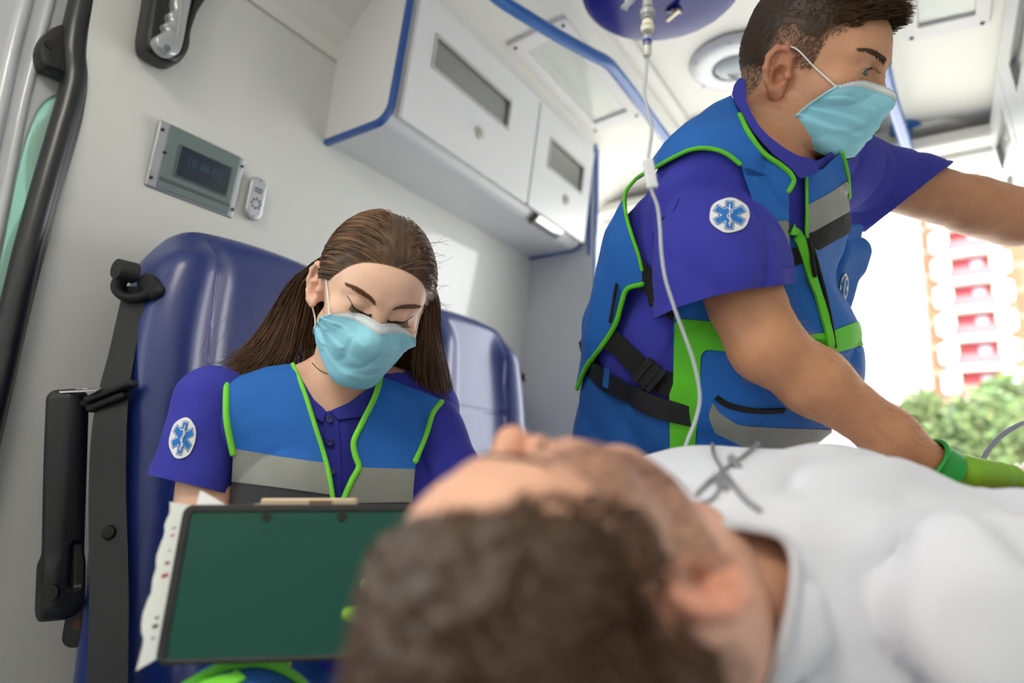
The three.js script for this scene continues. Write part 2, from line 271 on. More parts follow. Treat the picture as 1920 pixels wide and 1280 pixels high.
{ const c = onY(1745, 258, 2.075), g = thing('rail_bracket', 'round white ceiling boss with a small blue cap beside the straight handrail end', 'bracket', c);
  mesh('boss', new THREE.LatheGeometry([[0.0001, -0.012], [0.1, -0.012], [0.12, -0.006], [0.128, 0.01], [0.0001, 0.03]].map(([x, y]) => new THREE.Vector2(x, y)), 48), M.ceil, g);
  mesh('cap', new THREE.CylinderGeometry(0.018, 0.022, 0.014, 24).translate(-0.07, -0.018, -0.03), M.blueTrim, g); }
{ // lit lamp in the front part of the ceiling, behind the camera
  const g = thing('ceiling_lamp', 'lit ceiling lamp in the front of the ambulance, behind the viewpoint', 'ceiling lamp', V(MX, 2.12, 0.5));
  mesh('frame', rbox(0.5, 0.03, 0.7, 0.012), M.cabEnd, g);
  mesh('lamp_panel', rbox(0.44, 0.006, 0.64, 0.002).translate(0, -0.016, 0), std({ color: C('#ffffff'), roughness: 0.6, emissive: C('#fff6ea'), emissiveIntensity: 4 }), g);
  const L = new THREE.RectAreaLight(0xfff4e6, LAMP, 0.44, 0.64); L.position.set(MX, 2.094, 0.5); L.lookAt(MX, 0, 0.5); scene.add(L);
}

// ---------------------------------------------------------------- wall fittings
{
  const g = thing('tool_holder', 'black wall holder with a silver finger-grooved handle, high on the wall at upper left', 'holder');
  const base = smoothPts(wallPts([[272, -70], [266, 0], [258, 50], [254, 82], [258, 102], [272, 114], [298, 128], [314, 129], [328, 118], [338, 98], [341, 70], [350, 40], [374, 0], [392, -60], [330, -90]], -1.235), 4);
  mesh('holder_body', onWall(extr(poly(base), 0.055, 0.014, 4), -1.248), M.black, g);
  const hd = smoothPts(wallPts([[322, -80], [320, -40], [322, -10], [318, 8], [319, 22], [309, 30], [311, 42], [300, 50], [303, 60], [284, 74], [286, 88], [300, 104], [316, 109], [328, 104], [334, 90], [344, 40], [352, 0], [362, -60], [345, -95]], -1.19), 4);
  mesh('handle', onWall(extr(poly(hd), 0.03, 0.008, 3), -1.2), M.silver, g);
  mesh('groove', tube([[345, -30], [340, 10], [335, 50], [329, 78], [325, 80]].map(([x, y]) => onX(x, y, -1.169)), 0.0018, 24, 8), M.chrome, g);
  mesh('strap', tube([[372, -10], [362, 24], [350, 60], [341, 92]].map(([x, y]) => onX(x, y, -1.19)), 0.006, 24, 8), M.black, g);
  mesh('screw', new THREE.CylinderGeometry(0.006, 0.006, 0.003, 16).rotateZ(Math.PI / 2).translate(...onX(314, 90, -1.169).toArray()), M.steel, g);
}
{ // clock: local frame on the wall, u to the rear, v up
  const o = onX(368, 322, -1.262), g = thing('wall_clock', 'grey digital wall clock with a dark screen, beside the oval plate', 'clock', o);
  g.rotation.set(0, Math.PI / 2, 0); g.rotation.order = 'YXZ';
  const tl = onX(309, 237, -1.25), bl = onX(279, 346, -1.268), vv = tl.clone().sub(bl).normalize(), uu = onX(459, 307, -1.25).sub(tl).normalize(), nn = uu.clone().cross(vv);
  g.setRotationFromMatrix(new THREE.Matrix4().makeBasis(uu, vv.clone().addScaledVector(uu, -vv.dot(uu)).normalize(), nn));
  const w = 0.192, h = 0.139;
  mesh('casing', rbox(w, h, 0.018, 0.005, 3), M.silver, g);
  mesh('face_plate', rbox(w - 0.034, h - 0.006, 0.006, 0.002).translate(0.004, 0.002, 0.008), phys({ color: C('#6c7b7b'), roughness: 0.35 }), g);
  const cv = document.createElement('canvas'); cv.width = 512; cv.height = 256; const x = cv.getContext('2d');
  x.fillStyle = '#27323f'; x.fillRect(0, 0, 512, 256); x.fillStyle = '#3a5a72'; x.font = '96px sans-serif'; x.textAlign = 'center'; x.fillText('10 46 01', 256, 140);
  const t = new THREE.CanvasTexture(cv); t.colorSpace = THREE.SRGBColorSpace;
  const sc = mesh('screen', new THREE.PlaneGeometry(0.112, 0.062).translate(0.01, 0.004, 0.0125), phys({ map: t, roughness: 0.12 }), g);
  mesh('screen_frame', extr(poly(roundRect(-0.049, -0.03, 0.069, 0.038, 0.002), [roundRect(-0.046, -0.027, 0.066, 0.035, 0.001)]), 0.003, 0.0008).translate(0, 0, 0.0105), std({ color: C('#55625f'), roughness: 0.5 }), g);
  mesh('lower_strip', rbox(w - 0.036, 0.007, 0.001, 0.0004).translate(0.004, -0.044, 0.0112), std({ color: C('#4c5957'), roughness: 0.4 }), g);
  for (const [a, b] of [[-0.088, 0.05], [-0.088, -0.05], [0.09, 0.05], [0.09, -0.05], [-0.074, 0.008]]) mesh('screw', new THREE.CylinderGeometry(0.0032, 0.0032, 0.003, 12).rotateX(Math.PI / 2).translate(a, b, 0.0105), M.dark, g);
}
{
  const o = onX(475, 373, -1.258), g = thing('speaker_plate', 'small oval grey speaker plate with slots and a ring of holes, right of the clock', 'speaker', o);
  g.setRotationFromMatrix(new THREE.Matrix4().makeBasis(V(0, 0, -1), V(0.11, 0.994, 0), V(0.994, -0.11, 0)));
  mesh('plate', extr(poly(roundRect(-0.021, -0.05, 0.021, 0.05, 0.0205, 10)), 0.014, 0.005, 3), M.silver, g);
  for (const k of [0, 1]) mesh('slot', rbox(0.02, 0.0032, 0.002, 0.0006).translate(0, 0.022 - k * 0.0065, 0.0138), M.dark, g);
  for (let i = 0; i < 8; i++) mesh('hole', rbox(0.0055, 0.004, 0.002, 0.0006).translate(0.0105, 0, 0).rotateZ(i * Math.PI / 4).translate(0, -0.012, 0.0138), M.dark, g);
  for (const k of [-1, 1]) mesh('screw', new THREE.CylinderGeometry(0.002, 0.002, 0.002, 10).rotateX(Math.PI / 2).translate(0, k * 0.042, 0.0138), M.dark, g);
}
// ---------------------------------------------------------------- distance fields and their meshes
const smin = (a, b, k) => { const h = Math.max(k - Math.abs(a - b), 0) / k; return Math.min(a, b) - h * h * k * 0.25; };
const smax = (a, b, k) => -smin(-a, -b, k);
function cap(a, b, ra, rb = ra) {
  const [ax, ay, az] = a.toArray ? a.toArray() : a, [bx, by, bz] = b.toArray ? b.toArray() : b, dx = bx - ax, dy = by - ay, dz = bz - az, l = 1 / (dx * dx + dy * dy + dz * dz + 1e-12);
  return (x, y, z) => { x -= ax; y -= ay; z -= az; let t = (x * dx + y * dy + z * dz) * l; t = t < 0 ? 0 : t > 1 ? 1 : t; x -= t * dx; y -= t * dy; z -= t * dz; return Math.sqrt(x * x + y * y + z * z) - ra - (rb - ra) * t; };
}
function ell(c, r, rot) { // rot: Matrix4 whose axes the radii follow
  const [cx, cy, cz] = c.toArray ? c.toArray() : c, [rx, ry, rz] = r, e = rot ? rot.elements : null;
  return (x, y, z) => {
    x -= cx; y -= cy; z -= cz;
    if (e) { const a = e[0] * x + e[1] * y + e[2] * z, b = e[4] * x + e[5] * y + e[6] * z, c2 = e[8] * x + e[9] * y + e[10] * z; x = a; y = b; z = c2; }
    const px = x / rx, py = y / ry, pz = z / rz, k0 = Math.sqrt(px * px + py * py + pz * pz); const qx = px / rx, qy = py / ry, qz = pz / rz, k1 = Math.sqrt(qx * qx + qy * qy + qz * qz);
    return k1 < 1e-9 ? -Math.min(rx, ry, rz) : k0 * (k0 - 1) / k1;
  };
}
const sph = (c, r) => cap(c, c, r);
function rbx(c, h, r, rot) {
  const [cx, cy, cz] = c.toArray ? c.toArray() : c, e = rot ? rot.elements : null;
  return (x, y, z) => {
    x -= cx; y -= cy; z -= cz;
    if (e) { const a = e[0] * x + e[1] * y + e[2] * z, b = e[4] * x + e[5] * y + e[6] * z, c2 = e[8] * x + e[9] * y + e[10] * z; x = a; y = b; z = c2; }
    const qx = Math.abs(x) - h[0] + r, qy = Math.abs(y) - h[1] + r, qz = Math.abs(z) - h[2] + r, ox = Math.max(qx, 0), oy = Math.max(qy, 0), oz = Math.max(qz, 0);
    return Math.sqrt(ox * ox + oy * oy + oz * oz) + Math.min(Math.max(qx, qy, qz), 0) - r;
  };
}
const U = (k, ...fs) => (x, y, z) => { let d = fs[0](x, y, z); for (let i = 1; i < fs.length; i++) d = smin(d, fs[i](x, y, z), k); return d; };
const chain = (pts, k = 0.01) => U(k, ...pts.slice(1).map((p, i) => cap(pts[i][0], p[0], pts[i][1], p[1])));
const inv = (m) => { const e = m.clone().invert().elements; return (f, s = 1) => (x, y, z) => f(e[0] * x + e[4] * y + e[8] * z + e[12], e[1] * x + e[5] * y + e[9] * z + e[13], e[2] * x + e[6] * y + e[10] * z + e[14]) * s; };
// naive surface nets over a box, evaluated only near the surface
function net(f, lo, hi, h, { color, uvs = 1 } = {}) {
  lo = lo.toArray ? lo.toArray() : lo; hi = hi.toArray ? hi.toArray() : hi;
  const n = [0, 1, 2].map((k) => Math.ceil((hi[k] - lo[k]) / h) + 1), [nx, ny, nz] = n, B = 6, val = new Float32Array(nx * ny * nz).fill(NaN), nb = n.map((k) => Math.ceil(k / B)), id = (i, j, k) => i + nx * (j + ny * k);
  const half = B * h / 2, lim = half * 1.7321 * 1.5 + h;
  const SB = 4, ns = nb.map((k) => Math.ceil(k / SB)), far = new Float32Array(ns[0] * ns[1] * ns[2]), hs = half * SB, ls = hs * 1.7321 * 1.5 + h;
  for (let c = 0, q = 0; c < ns[2]; c++) for (let b = 0; b < ns[1]; b++) for (let a = 0; a < ns[0]; a++, q++) { const d = f(lo[0] + a * 2 * hs + hs, lo[1] + b * 2 * hs + hs, lo[2] + c * 2 * hs + hs); far[q] = Math.abs(d) > ls ? d : 0; }
  for (let c = 0; c < nb[2]; c++) for (let b = 0; b < nb[1]; b++) for (let a = 0; a < nb[0]; a++) {
    const sd = far[(a >> 2) + ns[0] * ((b >> 2) + ns[1] * (c >> 2))], d = sd || f(lo[0] + a * B * h + half, lo[1] + b * B * h + half, lo[2] + c * B * h + half), near = Math.abs(d) < lim;
    for (let k = c * B; k < Math.min(nz, c * B + B + 1); k++) for (let j = b * B; j < Math.min(ny, b * B + B + 1); j++) for (let i = a * B; i < Math.min(nx, a * B + B + 1); i++) {
      const q = id(i, j, k); if (near) { if (Number.isNaN(val[q]) || Math.abs(val[q]) > 50) val[q] = f(lo[0] + i * h, lo[1] + j * h, lo[2] + k * h); } else if (Number.isNaN(val[q])) val[q] = d > 0 ? 100 : -100;
    }
  }
  const vid = new Int32Array(nx * ny * nz).fill(-1), P = [], I = [], co = [[0, 0, 0], [1, 0, 0], [0, 1, 0], [1, 1, 0], [0, 0, 1], [1, 0, 1], [0, 1, 1], [1, 1, 1]], ed = [[0, 1], [2, 3], [4, 5], [6, 7], [0, 2], [1, 3], [4, 6], [5, 7], [0, 4], [1, 5], [2, 6], [3, 7]], v8 = new Float64Array(8);
  for (let k = 0; k < nz - 1; k++) for (let j = 0; j < ny - 1; j++) for (let i = 0; i < nx - 1; i++) {
    let neg = 0; for (let q = 0; q < 8; q++) { v8[q] = val[id(i + co[q][0], j + co[q][1], k + co[q][2])]; if (v8[q] < 0) neg++; }
    if (!neg || neg === 8) continue;
    let x = 0, y = 0, z = 0, m = 0; for (const [a, b] of ed) if (v8[a] < 0 !== v8[b] < 0) { const t = Math.min(1, Math.max(0, v8[a] / (v8[a] - v8[b]))); x += co[a][0] + (co[b][0] - co[a][0]) * t; y += co[a][1] + (co[b][1] - co[a][1]) * t; z += co[a][2] + (co[b][2] - co[a][2]) * t; m++; }
    vid[id(i, j, k)] = P.length / 3; P.push(lo[0] + (i + x / m) * h, lo[1] + (j + y / m) * h, lo[2] + (k + z / m) * h);
  }
  const quad = (a, b, c, d, s) => { if (a < 0 || b < 0 || c < 0 || d < 0) return; s ? I.push(a, b, c, a, c, d) : I.push(a, c, b, a, d, c); };
  for (let k = 1; k < nz - 1; k++) for (let j = 1; j < ny - 1; j++) for (let i = 1; i < nx - 1; i++) {
    const s = val[id(i, j, k)] < 0;
    if (s !== val[id(i + 1, j, k)] < 0) quad(vid[id(i, j - 1, k - 1)], vid[id(i, j, k - 1)], vid[id(i, j, k)], vid[id(i, j - 1, k)], s);
    if (s !== val[id(i, j + 1, k)] < 0) quad(vid[id(i - 1, j, k - 1)], vid[id(i - 1, j, k)], vid[id(i, j, k)], vid[id(i, j, k - 1)], s);
    if (s !== val[id(i, j, k + 1)] < 0) quad(vid[id(i - 1, j - 1, k)], vid[id(i, j - 1, k)], vid[id(i, j, k)], vid[id(i - 1, j, k)], s);
  }
  return surfaced(P, I, f, h, color, uvs);
}
function surfaced(P, I, f, h, color, uvs = 1) {
  const N = new Float32Array(P.length), T = new Float32Array(P.length / 3 * 2), e = h * 0.4, K = color ? new Float32Array(P.length) : null;
  for (let i = 0; i < P.length; i += 3) {
    for (let it = 0; it < 2; it++) {
      const [x, y, z] = [P[i], P[i + 1], P[i + 2]], a = f(x + e, y - e, z - e), b = f(x - e, y - e, z + e), c = f(x - e, y + e, z - e), d = f(x + e, y + e, z + e);
      let gx = a - b - c + d, gy = -a - b + c + d, gz = -a + b - c + d; const l = Math.hypot(gx, gy, gz) || 1; gx /= l; gy /= l; gz /= l;
      if (it === 0) { const v = Math.max(-h, Math.min(h, f(x, y, z))) * 0.9; P[i] -= gx * v; P[i + 1] -= gy * v; P[i + 2] -= gz * v; } else { N[i] = gx; N[i + 1] = gy; N[i + 2] = gz; }
    }
    T[i / 3 * 2] = (P[i] * 0.8 - P[i + 2] * 0.6) * uvs; T[i / 3 * 2 + 1] = (P[i + 1] + 0.3 * P[i + 2]) * uvs;
    if (K) { const c = color(P[i], P[i + 1], P[i + 2], N[i], N[i + 1], N[i + 2]); K[i] = c[0]; K[i + 1] = c[1]; K[i + 2] = c[2]; }
  }
  const g = new THREE.BufferGeometry(); g.setAttribute('position', new THREE.BufferAttribute(new Float32Array(P), 3)); g.setAttribute('normal', new THREE.BufferAttribute(N, 3)); g.setAttribute('uv', new THREE.BufferAttribute(T, 2));
  if (K) g.setAttribute('color', new THREE.BufferAttribute(K, 3)); g.setIndex(I); return g;
}
// keep the part of a mesh where w(vertex) < 0, cut exactly along w = 0
function clip(g, w) {
  const p = g.attributes.position, n = g.attributes.normal, uv = g.attributes.uv, idx = g.index.array, D = new Float64Array(p.count); const a = V(0, 0, 0), b = V(0, 0, 0);
  for (let i = 0; i < p.count; i++) { a.fromBufferAttribute(p, i); b.fromBufferAttribute(n, i); D[i] = w(a, b); }
  const P = [], N = [], T = [], I = [], old = new Map(), cutM = new Map();
  const keep = (i) => { if (!old.has(i)) { old.set(i, P.length / 3); P.push(p.getX(i), p.getY(i), p.getZ(i)); N.push(n.getX(i), n.getY(i), n.getZ(i)); T.push(uv.getX(i), uv.getY(i)); } return old.get(i); };
  const cut = (i, j) => { if (i > j) [i, j] = [j, i]; const key = i * p.count + j; if (!cutM.has(key)) { const t = D[i] / (D[i] - D[j]), m = (f, A, B) => f + 0; cutM.set(key, P.length / 3); for (const [at, arr, c] of [[p, P, 3], [n, N, 3], [uv, T, 2]]) for (let k = 0; k < c; k++) arr.push(at.getComponent(i, k) + (at.getComponent(j, k) - at.getComponent(i, k)) * t); } return cutM.get(key); };
  for (let t = 0; t < idx.length; t += 3) {
    const q = [idx[t], idx[t + 1], idx[t + 2]], s = q.map((i) => D[i] < 0), c = s[0] + s[1] + s[2];
    if (c === 3) I.push(keep(q[0]), keep(q[1]), keep(q[2]));
    else if (c === 1) { const k = s.indexOf(true), [i, j, l] = [q[k], q[(k + 1) % 3], q[(k + 2) % 3]]; I.push(keep(i), cut(i, j), cut(i, l)); }
    else if (c === 2) { const k = s.indexOf(false), [i, j, l] = [q[k], q[(k + 1) % 3], q[(k + 2) % 3]]; I.push(cut(i, j), keep(j), keep(l), cut(i, j), keep(l), cut(i, l)); }
  }
  const o = new THREE.BufferGeometry(); o.setAttribute('position', new THREE.Float32BufferAttribute(P, 3)); o.setAttribute('normal', new THREE.Float32BufferAttribute(N, 3)); o.setAttribute('uv', new THREE.Float32BufferAttribute(T, 2)); o.setIndex(I); return o;
}
// the largest connected part of a sheet
function largest(g) {
  const I = g.index.array, n = g.attributes.position.count, par = new Int32Array(n).map((_, i) => i), find = (i) => { while (par[i] !== i) i = par[i] = par[par[i]]; return i; };
  for (let i = 0; i < I.length; i += 3) { const a = find(I[i]); par[find(I[i + 1])] = a; par[find(I[i + 2])] = a; }
  const c = new Map(); for (let i = 0; i < I.length; i += 3) { const r = find(I[i]); c.set(r, (c.get(r) ?? 0) + 1); }
  let best = -1, m = 0; for (const [k, v] of c) if (v > m) { m = v; best = k; }
  const J = []; for (let i = 0; i < I.length; i += 3) if (find(I[i]) === best) J.push(I[i], I[i + 1], I[i + 2]);
  const at = new Map(), o = new THREE.BufferGeometry(), list = []; for (let i = 0; i < J.length; i++) { if (!at.has(J[i])) { at.set(J[i], list.length); list.push(J[i]); } J[i] = at.get(J[i]); }
  for (const k of ['position', 'normal', 'uv']) { const a = g.attributes[k], s = a.itemSize, d = new Float32Array(list.length * s); list.forEach((v, i) => { for (let c = 0; c < s; c++) d[i * s + c] = a.array[v * s + c]; }); o.setAttribute(k, new THREE.BufferAttribute(d, s)); }
  o.setIndex(J); return o;
}
// give an open sheet thickness t inwards
function thick(g, t) {
  const p = g.attributes.position.array, n = g.attributes.normal.array, uv = g.attributes.uv.array, I = Array.from(g.index.array), k = p.length / 3, P = Array.from(p), N = Array.from(n), T = [...uv, ...uv], J = I.slice(), E = new Map();
  for (let i = 0; i < p.length; i++) { P.push(p[i] - n[i] * t); N.push(-n[i]); }
  for (let i = 0; i < I.length; i += 3) { J.push(I[i] + k, I[i + 2] + k, I[i + 1] + k); for (const [a, b] of [[0, 1], [1, 2], [2, 0]]) { const A = I[i + a], Bv = I[i + b], key = Math.min(A, Bv) * k + Math.max(A, Bv); E.has(key) ? E.set(key, null) : E.set(key, [A, Bv]); } }
  for (const e of E.values()) if (e) J.push(e[1], e[0], e[0] + k, e[1], e[0] + k, e[1] + k);
  const o = new THREE.BufferGeometry(); o.setAttribute('position', new THREE.Float32BufferAttribute(P, 3)); o.setAttribute('normal', new THREE.Float32BufferAttribute(N, 3)); o.setAttribute('uv', new THREE.Float32BufferAttribute(T, 2)); o.setIndex(J); return o;
}
function inPoly(P) { // signed distance to a polygon, negative inside
  return (x, y) => { let d = 1e18, s = 1; for (let i = 0, j = P.length - 1; i < P.length; j = i++) { const ex = P[j][0] - P[i][0], ey = P[j][1] - P[i][1], wx = x - P[i][0], wy = y - P[i][1], t = Math.max(0, Math.min(1, (wx * ex + wy * ey) / (ex * ex + ey * ey + 1e-12))), bx = wx - ex * t, by = wy - ey * t; d = Math.min(d, bx * bx + by * by); const a = y >= P[i][1], b = y < P[j][1], c = ex * wy > ey * wx; if ((a && b && c) || (!a && !b && !c)) s = -s; } return s * Math.sqrt(d); };
}
// the piece of a cloth surface whose outline is the polygon, on the side that faces the front
function piece(g, P, t = 0.002, turn = -0.12, smooth = 0) {
  const q = inPoly(smooth ? smoothPts(P, smooth) : P);
  return thick(largest(clip(g, (p, n) => { const [x, y, z] = toPx(p), f = (turn - n.dot(CAM.clone().sub(p).normalize())) * 0.03; return Math.max(q(x, y) * z / FPX, f); })), t);
}
const grown = (f, k) => (x, y, z) => f(x, y, z) - k;
function march(f, px, py, near = 0.25, far = 2.5) { // where the line of sight meets a surface, or passes nearest to it
  const r = ray(px, py), l = r.length(); r.divideScalar(l); let t = near, best = [1e9, t];
  for (let i = 0; i < 160 && t < far; i++) { const d = f(CAM.x + r.x * t, CAM.y + r.y * t, CAM.z + r.z * t); if (d < best[0]) best = [d, t]; if (d < 2e-4) break; t += Math.max(d * 0.8, 4e-4); }
  return r.multiplyScalar(best[1]).add(CAM);
}
const seamOn = (f, pts, r, seg = 60) => tube(pts.map(([x, y]) => march(f, x, y)), r, seg, 8);
// a flat strip of cloth lying on a surface along a line of points
function strapOn(f, pts, w, t, seg = 40) {
  const c = new THREE.CatmullRomCurve3(pts.map(([x, y]) => Array.isArray(x) ? V(...x) : march(f, x, y)), false, 'centripetal'), e = 0.004;
  return ribbon(c, w, t, (p) => V(f(p.x + e, p.y, p.z) - f(p.x - e, p.y, p.z), f(p.x, p.y + e, p.z) - f(p.x, p.y - e, p.z), f(p.x, p.y, p.z + e) - f(p.x, p.y, p.z - e)).normalize(), seg);
}
function ribbon(c, w, t, nrm, seg = 40) {
  const P = [], N = [], T = [], I = []; let len = 0, last = null;
  for (let i = 0; i <= seg; i++) {
    const u = i / seg, p = c.getPoint(u), tg = c.getTangent(u), n = nrm(p, u), s = tg.clone().cross(n).normalize(), W = (typeof w === 'function' ? w(u) : w) / 2, m = s.clone().cross(tg).normalize(); if (last) len += p.distanceTo(last); last = p;
    for (const [a, b, nn] of [[-1, 1, m], [1, 1, m], [1, 1, s], [1, 0, s], [1, 0, m.clone().negate()], [-1, 0, m.clone().negate()], [-1, 0, s.clone().negate()], [-1, 1, s.clone().negate()]]) { const q = p.clone().addScaledVector(s, a * W).addScaledVector(m, b * t); P.push(q.x, q.y, q.z); N.push(nn.x, nn.y, nn.z); T.push(a * W, len); }
  }
  for (let i = 0; i < seg; i++) for (let k = 0; k < 4; k++) { const a = i * 8 + k * 2, b = a + 1, d = a + 8, e = b + 8; I.push(a, b, e, a, e, d); }
  I.push(0, 3, 1, 0, 5, 3); const z = seg * 8; I.push(z, z + 1, z + 3, z, z + 3, z + 5);
  const o = new THREE.BufferGeometry(); o.setAttribute('position', new THREE.Float32BufferAttribute(P, 3)); o.setAttribute('normal', new THREE.Float32BufferAttribute(N, 3)); o.setAttribute('uv', new THREE.Float32BufferAttribute(T, 2)); o.setIndex(I); return o;
}
const frame = (x, y, z) => new THREE.Matrix4().makeBasis(x, y, z);
function apply(g, m) { g.applyMatrix4(m); if (m.determinant() < 0) { if (g.index) { const a = g.index.array; for (let i = 0; i < a.length; i += 3) { const t = a[i]; a[i] = a[i + 2]; a[i + 2] = t; } } else for (const at of Object.values(g.attributes)) { const s = at.itemSize, a = at.array; for (let i = 0; i < a.length; i += 3 * s) for (let k = 0; k < s; k++) { const t = a[i + k]; a[i + k] = a[i + 2 * s + k]; a[i + 2 * s + k] = t; } } } return g; }

// ---------------------------------------------------------------- seats along the left wall
function seat(label, cz, w, group, lift = 0) {
  const g = thing('attendant_seat', label, 'seat', V(0, 0, 0), group), hw = w / 2;
  const zc = (z) => z - cz;
  // backrest: bellied slab, rounded shoulders, leaning against the wall
  const lean = new THREE.Matrix4().makeRotationZ(0.1), c = V(-1.115, 0.86, cz);
  const bolster = (s) => rbx(c.clone().add(V(0.03, -0.02, s * (hw - 0.05))), [0.075, 0.40, 0.055], 0.055, lean);
  const body = U(0.05, rbx(c, [0.062, 0.46, hw - 0.005], 0.06, lean), bolster(1), bolster(-1));
  const taper = (x, y, z) => { const t = Math.max(0, (y - 1.02) / 0.33); return body(x, y, cz + (z - cz) * (1 + 0.35 * t * t), ) * 0.85; };
  const top = (x, y, z) => { const dz = (z - cz) / hw; return smax(taper(x, y, z), y - (1.315 + lift - 0.05 * dz * dz), 0.07); };
  const groove = (d, k) => (k = Math.max(0, 1 - Math.abs(d) / 0.006), 0.004 * k * k);
  const f = (x, y, z) => { const dz = Math.abs(z - cz), e = y > 1.06 ? 1.06 : y; let d = top(x, y, z); const front = Math.max(0, Math.min(1, (x + 1.12) / 0.02)); d += front * groove(dz - (hw - 0.1), 1); if (dz < hw - 0.1) d += front * groove(y - 1.03, 1); return d; };
  mesh('backrest', net(f, [-1.27, 0.36, cz - hw - 0.03], [-0.95, 1.4, cz + hw + 0.03], 0.0085), M.vinyl, g);
  const onF = (y, z) => { let x = -0.9; for (let i = 0; i < 60; i++) x -= Math.max(0.0003, top(x, y, z) * 0.8); return V(x + 0.001, y, z); };
  for (const s of [-1, 1]) { const p = []; for (let y = 0.55; y <= 1.26; y += 0.05) p.push(onF(y, cz + s * (hw - 0.1))); mesh('seam', tube(p, 0.0018, 60, 6), M.seam, g); }
  { const p = []; for (let k = -1; k <= 1.001; k += 0.1) p.push(onF(1.03, cz + k * (hw - 0.1))); mesh('seam', tube(p, 0.0018, 40, 6), M.seam, g); }
  const cush = U(0.04, rbx([-0.93, 0.40, cz], [0.24, 0.06, hw - 0.01], 0.05), rbx([-0.93, 0.42, cz + hw - 0.05], [0.23, 0.06, 0.05], 0.045), rbx([-0.93, 0.42, cz - hw + 0.05], [0.23, 0.06, 0.05], 0.045));
  mesh('cushion', net(cush, [-1.2, 0.3, cz - hw - 0.03], [-0.66, 0.52, cz + hw + 0.03], 0.01), M.vinyl, g);
  mesh('pedestal', merge([boxAt(-1.15, -0.74, 0.1, 0.34, cz - hw + 0.05, cz + hw - 0.05, 0.02), boxAt(-1.2, -0.72, 0, 0.1, cz - hw + 0.02, cz + hw - 0.02, 0.02)]), M.black, g);
  return g;
}
const seat1 = seat('blue vinyl attendant seat with folded black armrest, behind the seated woman', -0.775, 0.5, 'attendant seats');
const seat2 = seat('blue vinyl attendant seat right of the seated woman, shining in the daylight', -1.44, 0.45, 'attendant seats', 0.03);
function armrest(parent, p, q, wv) { // folded upright: pad, hinge boss, slot, bracket
  const u = q.clone().sub(p), L = u.length(); u.normalize(); const n = wv.clone().addScaledVector(u, -wv.dot(u)).normalize(), s = u.clone().cross(n), m = frame(s, u, n).setPosition(p);
  const f = U(0.012, rbx([0, L * 0.48, 0], [0.026, L * 0.5, 0.022], 0.016), rbx([-0.008, 0.03, 0], [0.034, 0.046, 0.023], 0.02));
  const bev = (x, y, z) => smax(f(x, y, z), (Math.abs(x + 0.004) + z * 0.9 - 0.04 + 0.01 * Math.min(1, Math.max(0, (0.3 - y) / 0.2))), 0.006);
  const hole = (x, y, z) => Math.max(bev(x, y, z), -rbx([0.03, 0.06, 0.002], [0.018, 0.035, 0.008], 0.007)(x, y, z));
  const a = mesh('armrest', net(hole, [-0.06, -0.03, -0.06], [0.06, L + 0.04, 0.06], 0.004), M.black, parent); a.applyMatrix4(m);
  const b = mesh('hinge_cap', new THREE.CylinderGeometry(0.0125, 0.0125, 0.006, 24).rotateX(Math.PI / 2).translate(-0.002, 0.028, 0.0235), std({ color: C('#101012'), roughness: 0.35 }), a);
  return a;
}
armrest(seat1, pix(113, 1140, 0.95), pix(128, 722, 1.0), V(0.62, 0.05, 0.78));
mesh('hinge_bracket', merge([extr(poly(roundRect(-0.018, -0.035, 0.018, 0.035, 0.016)), 0.012, 0.002)]).applyMatrix4(frame(V(0.8, 0, -0.6), V(0, 1, 0), V(0.6, 0, 0.8)).setPosition(pix(151, 1165, 0.99))), M.black, seat1);
mesh('hinge_bolt', new THREE.CylinderGeometry(0.009, 0.009, 0.01, 6).rotateX(Math.PI / 2).applyMatrix4(frame(V(0.8, 0, -0.6), V(0, 1, 0), V(0.6, 0, 0.8)).setPosition(pix(150, 1169, 0.975))), std({ color: C('#5a3a24'), roughness: 0.5, metalness: 0.4 }), seat1);
mesh('armrest_knob', merge([new THREE.CylinderGeometry(0.022, 0.024, 0.04, 24).rotateZ(Math.PI / 2), new THREE.CylinderGeometry(0.012, 0.012, 0.012, 20).rotateZ(Math.PI / 2).translate(0.024, 0, 0)]).translate(...onX(973, 708, -1.1).toArray()), M.black, seat2);
